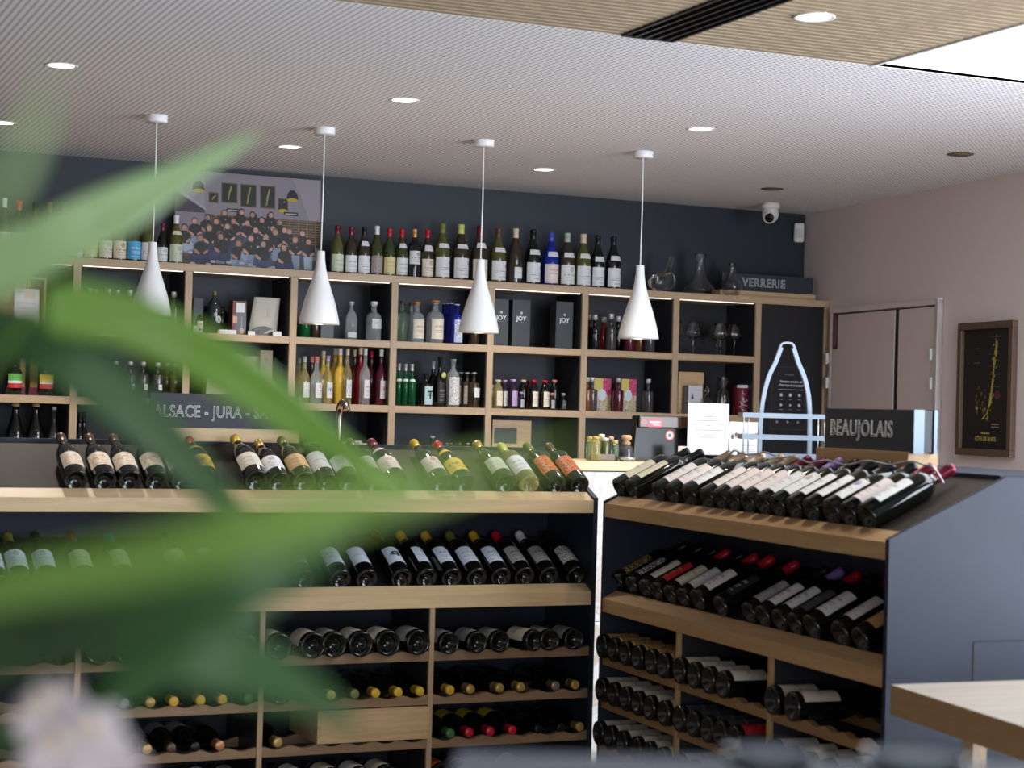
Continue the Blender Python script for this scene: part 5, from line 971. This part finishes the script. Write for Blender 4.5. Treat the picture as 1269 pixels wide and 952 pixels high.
MR = [(772, 'black', ('black', 'gold', 'dense'), 'dark gold label'), (790, 'black', ('black', 'white', 'dense'), 'dark script label'), (807, 'black', ('ivory', 'black', 'sketch'), 'ivory label'), (821.5, 'red', ('red', 'gold', 'lines'), 'bright red label'), (838, 'black', ('cream', 'grey', 'lines'), 'cream label'), (854, 'red', ('white', 'grey', 'plain'), 'plain white label'), (873, 'red', ('pinkwhite', 'brown', 'lines'), 'wide pinkish label'),
      (901, 'red', ('black', 'white', 'lines'), 'black label'), (936, 'black', ('grey', 'brown', 'lines'), 'grey label'), (953.5, 'purple', ('white', 'red', 'lines'), 'white label and purple cap'), (974, 'red', ('white', 'brown', 'lines'), 'white label and red cap'), (993, 'black', ('darkgrey', 'grey', 'plain'), 'slate grey label'), (1015, 'maroon', ('white', 'red', 'lines'), 'white label beside slate one'), (1050, 'black', ('pinkwhite', 'grey', 'plain'), 'pinkish label'), (1075, 'black', ('tan', 'grey', 'plain'), 'tan label')]
for i, (px, cp, lb, ds) in enumerate(MR):
    R_ = .038 if i not in (6, 12, 13) else .041
    put_slope(rr, px, .862, 0, 700+(px-772)*.28, R_, .300, 'dark bottle with %s, %s from left, right rack middle ledge' % (ds, ORD[i+1]), 'bottles on the middle ledge of the right rack', twist=random.uniform(-.3, 0), kind='bordeaux', gl='dark', cap=cp, lab=lb, lz=(.14, .50), lang=1.05, caplen=.20)
WR = [('ivory', 'grey', 'plain')]
def rrow(row, px_py, where, labs, R=.042, names=None, yaws=None):
    for i, (px, py) in enumerate(px_py):
        lb = labs[i % len(labs)]; ds = names[i % len(names)] if names else 'ivory label'
        put_rack(rr, px, py, ZR[row]-.011+R-.001, 'base', R, .30, 'bottle lying base outward, %s, %s, %s' % (ds, ORD[i+1], where), 'bottles lying in '+where, yaw=(yaws or {}).get(i, 0), kind='burgundy' if R < .0425 else 'champagne', gl='dark', cap='black', lab=lb, lz=(.08, .46), lang=1.35)
rrow(0, [(744, 790), (758, 793), (773, 797), (788, 801), (804.7, 806), (820, 810)], 'top row, right rack far bay', [('tan', 'brown', 'dense')], names=['mottled label'])
rrow(0, [(840, 816), (858, 822), (876, 827), (894, 833)], 'top row, right rack middle bay', WR)
rrow(0, [(955, 858), (980, 864)], 'top row, right rack near bay', WR)
rrow(1, [(743, 843), (758, 848), (773, 852), (788, 857), (803, 863), (821, 868)], 'second row, right rack far bay', WR)
rrow(1, [(840, 877), (857, 882), (875, 889), (891, 893), (908, 900)], 'second row, right rack middle bay', [('darkgrey', 'grey', 'plain')]*4+[('red', 'gold', 'plain')], names=['dark label']*4+['red label'])
rrow(1, [(957, 910), (979, 918), (1000, 925), (1023, 933), (1046, 940), (1070, 950)], 'second row, right rack near bay', WR)
rrow(2, [(740, 897), (754, 902), (769, 906), (786.5, 912), (802, 919), (819, 926)], 'third row, right rack far bay', WR)
rrow(2, [(839, 933), (857, 938), (876, 943)], 'third row, right rack middle bay', WR)
rrow(3, [(738, 943), (752, 948)], 'bottom row, right rack far bay', [('ivory', 'red', 'plain')])
# --- chalk signs on the racks
uA, zA = frame_u(rl, 183, 530, .385); uB, _ = frame_u(rl, 367, 535, .385); U_, V_, O_ = rl[2], rl[3], rl[4]
P_ = O_+U_*uA+V_*.352+Vector((0, 0, 1.3665)); print('alsace', uA, uB)
sign('chalkboard_sign', 'long blue chalkboard sign reading ALSACE - JURA - SAVOIE on the left rack', P_, rl[1], uB-uA, 1, 0, 'ALSACE - JURA - SAVOIE', .056, 1, M_ledge, 1.05, depth=.062, sh_=.118, wh_=.046, inset=0.0, toff=.0, tsx=.80, zoff=-.004)
U_, V_, O_ = rr[2], rr[3], rr[4]
uA, _ = frame_u(rr, 1027, 530, .37); uB, _ = frame_u(rr, 1137, 535, .37)
P_ = O_+U_*uA+V_*.350+Vector((0, 0, 1.3665)); print('beauj', uA, uB)
sg = sign('chalkboard_sign', 'black double chalkboard sign reading BEAUJOLAIS on the right rack', P_, rr[1], uB-uA, 1, 0, 'BEAUJOLAIS', .066, 1, M_ledge_r, 1.08, depth=.100, sh_=.122, wh_=.048, inset=0.04, shift=-.055, double=True, toff=-.035, tsx=.93)
# --- wire bottle carrier
uC, _ = frame_u(rr, 972, 560, .47)
P_ = O_+U_*uC+V_*.47+Vector((0, 0, 1.3665))
o = empty('bottle_carrier', loc=P_, rz=-.42); tag(o, 'pale metal bottle carrier with arched handle on the right rack far end', 'carrier')
s = pxm(P_)
def loop(z, hh, x0, x1, y0, y1, nm):
    tt = .003
    for a in ((x0, x1, y0, y0+tt), (x0, x1, y1-tt, y1), (x0, x0+tt, y0+tt, y1-tt), (x1-tt, x1, y0+tt, y1-tt)): box(nm, a[0], a[1], a[2], a[3], z, z+hh, M_stand, o)
X0, X1, Y0, Y1 = -.150, .142, -.070, .070
for z in (.0, .063, .135): loop(z, .016, X0, X1, Y0, Y1, 'band')
box('tray', X0, X1, Y0, Y1, .0, .002, M_stand, o)
for x in (X0+.02, X1-.02):
    link('rod', tube_me('rod', [(x, Y0+.005, 0), (x, Y0+.005, .135)], .0022, M_steel, 6), o); link('rod', tube_me('rod', [(x, Y1-.005, 0), (x, Y1-.005, .135)], .0022, M_steel, 6), o)
def strap(pts, wdt, nm):
    P_s = smooth_path(pts, 6); V = []; F = []
    for i, p in enumerate(P_s):
        t = (P_s[min(i+1, len(P_s)-1)]-P_s[max(0, i-1)]).normalized(); n_ = Vector((0, 1, 0)).cross(t).normalized()
        for a, b_ in ((-.5, -.5), (.5, -.5), (.5, .5), (-.5, .5)): V.append(tuple(p+Vector((0, 1, 0))*wdt*a+n_*(.013 if nm == 'arch_leg' else .006)*b_))
    for i in range(len(P_s)-1):
        for k_ in range(4): F.append((i*4+k_, i*4+(k_+1) % 4, (i+1)*4+(k_+1) % 4, (i+1)*4+k_))
    F += [(3, 2, 1, 0), tuple(len(V)-4+k_ for k_ in range(4))]
    link(nm, mesh_from(nm, V, F, M_stand), o)
yc = Y0-.004
YM = (Y0+Y1)/2
H_ = 140*s
strap([(-.084, YM, 0), (-.082, YM, .13), (-.074, YM, .21), (-.058, YM, .275), (-.036, YM, .325), (-.020, YM, H_-.006)], .022, 'arch_leg')
strap([(.084, YM, 0), (.082, YM, .13), (.076, YM, .21), (.060, YM, .275), (.038, YM, .325), (.022, YM, H_-.006)], .022, 'arch_leg')
strap([(-.024, YM, H_-.008), (-.018, YM, H_+.006), (0, YM, H_+.010), (.018, YM, H_+.006), (.024, YM, H_-.008)], .028, 'handle')
for x in (-.081, .081):
    for z in (.008, .071, .143): rv = link('rivet', lathe_me('rivet', [(0, 0), (.006, 0), (.005, .003), (0, .004)], M_steel, 10), o, (x, YM-.010, z)); rv.rotation_euler = (PI/2, 0, 0)
# --- steel cable over the necks of the right rack's top bottles
cp_ = []
for i in range(25):
    t_ = i/24; vv = .235+.012*math.sin(t_*9); zz = 1.19+(vv)*math.tan(SL)+.072+.006*math.sin(t_*38)
    if i in (0, 24): zz -= .045
    cp_.append(O_+U_*(.42+1.25*t_)+V_*vv+Vector((0, 0, zz)))
cb_ = link('security_cable', tube_me('security_cable', smooth_path(cp_, 3), .0028, M_steel, 6)); tag(cb_, 'thin shiny steel cable draped over the necks on the right rack top', 'cable')
# ================================================================== tasting table at the right
ZTB = .865
c0 = on_z(1104, 848.5, ZTB); c1 = on_z(1269, 843, ZTB); c2 = on_z(1269, 901, ZTB)
ub = (c1-c0).normalized(); vb_ = (c2-c0).normalized()
print('table', c0, c1, c2)
tb = empty('oak_table', loc=(c0.x, c0.y, 0), rz=math.atan2(ub.y, ub.x)); tag(tb, 'thick oak table corner beside the right rack end panel', 'table')
ca = -math.acos(max(-1, min(1, ub.dot(vb_))))
sk = Vector((math.cos(ca), math.sin(ca)))
pts = [(0, 0), (1.2, 0), (1.2+sk.x*1.1, sk.y*1.1), (sk.x*1.1, sk.y*1.1)]
tt_ = prism('tabletop', pts, ZTB-.072, ZTB, M_oak_y, tb, axis='z')
tt_.data.materials.append(wood('table_top_oak', (.46, .40, .34), (.34, .28, .22), 0)); tt_.data.polygons[0].material_index = 0
for p_ in tt_.data.polygons:
    if p_.normal.z > .9: p_.material_index = 1
for fx_, fy_ in ((.16, .14), (1.05, .14), (.16, .85), (1.05, .85)):
    bx0, by0 = fx_+sk.x*fy_, sk.y*fy_; box('leg', bx0-.02, bx0+.02, by0-.02, by0+.02, 0, ZTB-.072, M_oak_z, tb, .002)
# ================================================================== foreground
def leaf_mat(name, c, tr):
    m, t, b = new_mat(name); b.inputs['Base Color'].default_value = (*c, 1); b.inputs['Roughness'].default_value = .4
    ts = t.nodes.new('ShaderNodeBsdfTranslucent'); ts.inputs[0].default_value = (*tr, 1); mx = t.nodes.new('ShaderNodeMixShader'); mx.inputs[0].default_value = .4
    n = t.nodes.new('ShaderNodeTexNoise'); n.inputs['Scale'].default_value = 30
    out = t.nodes['Material Output']; t.links.new(b.outputs[0], mx.inputs[1]); t.links.new(ts.outputs[0], mx.inputs[2]); t.links.new(mx.outputs[0], out.inputs[0]); return m
M_leafA = leaf_mat('pale_green_leaf', (.42, .60, .32), (.46, .66, .30)); M_leafB = leaf_mat('fresh_green_leaf', (.19, .37, .06), (.27, .50, .06)); M_leafC = leaf_mat('deep_green_leaf', (.06, .155, .055), (.08, .21, .06))
crown = at_d(-330, 1180, .75)
M_leafD = leaf_mat('light_green_leaf', (.30, .48, .13), (.38, .60, .12))
pl_ = empty('potted_plant', loc=(crown.x, crown.y, crown.z-.42)); tag(pl_, 'close-up potted plant with long blurred green strap leaves, lower left foreground', 'plant')
def leaf(path, wid, mat, fold=.25, petiole=0.0):
    """path: [(px,py,dist)], wid in px at the middle; a folded strap that tapers to a point"""
    P_ = [crown]+[at_d(*q[:3]) for q in path]; P_ = smooth_path(P_, 7); n = len(P_); V = []; F = []
    wm = wid*path[len(path)//2][2]/FPX/2
    for i, p in enumerate(P_):
        t = i/(n-1); wv = wm*min(1.0, .35+t*2.4)*(1-max(0, (t-.62)/.38)**1.6); wv = max(wv, .0006)
        if petiole: wv = .0012 if t < petiole*.8 else wm*min(1, max(.05, (t-petiole*.8)/.09))**.5*(1-max(0, (t-.72)/.28)**1.6)+.0006
        tg = (P_[min(i+1, n-1)]-P_[max(i-1, 0)]).normalized(); vw = (EYE-p).normalized(); sd = tg.cross(vw).normalized(); nr = sd.cross(tg).normalized()
        for k_ in (-1, -.5, 0, .5, 1): V.append(tuple(p+sd*wv*k_+nr*abs(k_)*wv*fold-pl_.location))
    for i in range(n-1):
        for k_ in range(4): F.append((i*5+k_, i*5+k_+1, (i+1)*5+k_+1, (i+1)*5+k_))
    me_ = mesh_from('leaf', V, F, mat, True); o = link('leaf', me_, pl_); md = o.modifiers.new('thick', 'SOLIDIFY'); md.thickness = .0005; return o
leaf([(-200, 560, 1.0), (-90, 400, 1.0), (0, 335, 1.0), (110, 277, 1.0), (210, 225, 1.04), (322, 164, 1.1)], 72, M_leafA)
leaf([(-60, 560, .90), (30, 400, .86), (56, 372, .85), (80, 380, .86), (160, 398, .88), (250, 440, .90), (335, 495, .94), (420, 555, .98), (520, 615, 1.0)], 66, M_leafB, petiole=.42)
leaf([(-200, 440, 1.0), (-90, 402, .98), (0, 412, .95), (60, 432, .92), (130, 480, .92), (205, 548, .93), (285, 630, .95), (340, 700, .98)], 70, M_leafC)
leaf([(-150, 800, .60), (-20, 735, .48), (150, 700, .42), (300, 662, .39), (430, 625, .38), (560, 592, .38), (720, 555, .40)], 58, M_leafD)
leaf([(-150, 880, .78), (0, 810, .68), (140, 775, .58), (260, 745, .54), (360, 700, .54), (440, 655, .56)], 90, M_leafC)
leaf([(-150, 880, .75), (0, 800, .68), (110, 775, .62), (240, 805, .60), (360, 850, .62), (450, 905, .64)], 100, M_leafC)
leaf([(-150, 960, .90), (-40, 920, .85), (60, 905, .80), (150, 860, .78), (260, 800, .78), (330, 762, .82)], 44, M_leafC)
leaf([(-220, 500, .50), (-60, 330, .42), (0, 250, .40), (50, 140, .40), (70, 60, .42)], 22, M_leafA)
link('stem', tube_me('stem', [tuple(crown-pl_.location-Vector((0, 0, .22))), tuple(crown-pl_.location+Vector((0, 0, .02)))], .012, M_leafC, 10), pl_)
link('pot', lathe_me('pot', [(0, 0), (.07, 0), (.085, .18), (.090, .20), (.084, .20), (.078, .185), (0, .18)], M_white, 28), pl_)
# white blossoms
def blossom(px, py, d, sc_, lb, seed):
    r_ = random.Random(seed); c_ = at_d(px, py, d); o = empty('white_blossom', loc=c_); tag(o, lb, 'flower', 'white blossoms in the lower left corner')
    m = M_petal
    for k_ in range(7):
        a = k_*2*PI/7+r_.uniform(-.2, .2); el = r_.uniform(-.3, .5); dr_ = (Rt*math.cos(a)+Up*math.sin(a)-Fw*el).normalized(); sd = dr_.cross(-Fw).normalized()
        V = []; F = []
        for i in range(7):
            t = i/6; wv = math.sin(PI*min(.97, .12+t*.88))*.42*sc_
            for q in (-1, -.4, .4, 1): V.append(tuple(dr_*t*sc_+sd*q*wv-Fw*(.12*sc_*t*t*r_.uniform(.8, 1.4)-abs(q)*.10*sc_)))
        for i in range(6):
            for q in range(3): F.append((i*4+q, i*4+q+1, (i+1)*4+q+1, (i+1)*4+q))
        ob = link('petal', mesh_from('petal', V, F, m, True), o); md = ob.modifiers.new('thick', 'SOLIDIFY'); md.thickness = .0006
    link('centre', lathe_me('centre', [(0, 0), (.006*sc_/.03, .001), (.005, .006), (0, .008)], capmat('cream'), 10), o)
    return o
M_petal = leaf_mat('white_petal', (.78, .74, .78), (.7, .65, .7))
blossom(52, 884, .74, .0125, 'small white blossom above the larger ones', 1)
blossom(72, 872, .75, .0110, 'small greyish white blossom beside the uppermost flower', 9)
for i, (px, py, s_) in enumerate(((70, 930, .018), (112, 915, .017), (140, 948, .016), (88, 965, .020))): blossom(px, py, .74+.01*i, s_, ['left white blossom of the low cluster', 'upper right white blossom of the low cluster', 'rightmost white blossom touching the frame bottom', 'lowest white blossom cut by the frame bottom'][i], i+3)
# near counter edge with glasses, out of focus along the bottom
nt = at_d(900, 948, 1.15)
o = empty('bar_ledge', loc=(0, 0, 0)); tag(o, 'blurred pale grey-blue ledge along the bottom right edge, very near', 'ledge')
M_near = plain('pale_blue_grey_stone', (.30, .33, .40), .5)
Cn = [at_d(560, 962, 1.05), at_d(900, 945, 1.10), at_d(1340, 930, 1.12)]
zl = sum(c_.z for c_ in Cn)/3
fwd = Vector((Fw.x, Fw.y, 0)).normalized(); rgt = Vector((_r.x, _r.y, 0))
lc = Vector((Cn[1].x, Cn[1].y, 0))
pts = [lc+rgt*(-.16), lc+rgt*.30, lc+rgt*.30-fwd*.30, lc+rgt*(-.16)-fwd*.30]
V = [(p.x, p.y, zl-.03) for p in pts]+[(p.x, p.y, zl) for p in pts]
link('slab', mesh_from('slab', V, [(3, 2, 1, 0), (4, 5, 6, 7), (0, 1, 5, 4), (1, 2, 6, 5), (2, 3, 7, 6), (3, 0, 4, 7)], M_near), o)
pc_ = lc+rgt*.08-fwd*.15
box('post', pc_.x-.03, pc_.x+.03, pc_.y-.03, pc_.y+.03, 0, zl-.03, M_near, o)
for (px, d_, lb, rr_) in ((955, 1.04, 'blurred glass bowl at the bottom edge, left one', .026), (1135, 1.04, 'blurred glass bowl at the bottom edge, right one', .030)):
    q = at_d(px, 950, d_); g_ = empty('glass_bowl', loc=(q.x, q.y, zl)); tag(g_, lb, 'bowl', 'out of focus glass bowls')
    link('glass', lathe_me('glass', [(0, .001), (rr_*.5, .001), (rr_*.9, .006), (rr_, .014), (rr_*.96, .017), (rr_*.93, .015), (rr_*.8, .008), (0, .004)], M_thin, 24), g_)
for lb_ in WORDS:
    n_ = len(lb_.replace('-', ' ').split())
    if n_ < 4 or n_ > 16: print('LABEL LEN', n_, lb_)
dup_ = set(x for x in WORDS if WORDS.count(x) > 1)
print('DUP', dup_)
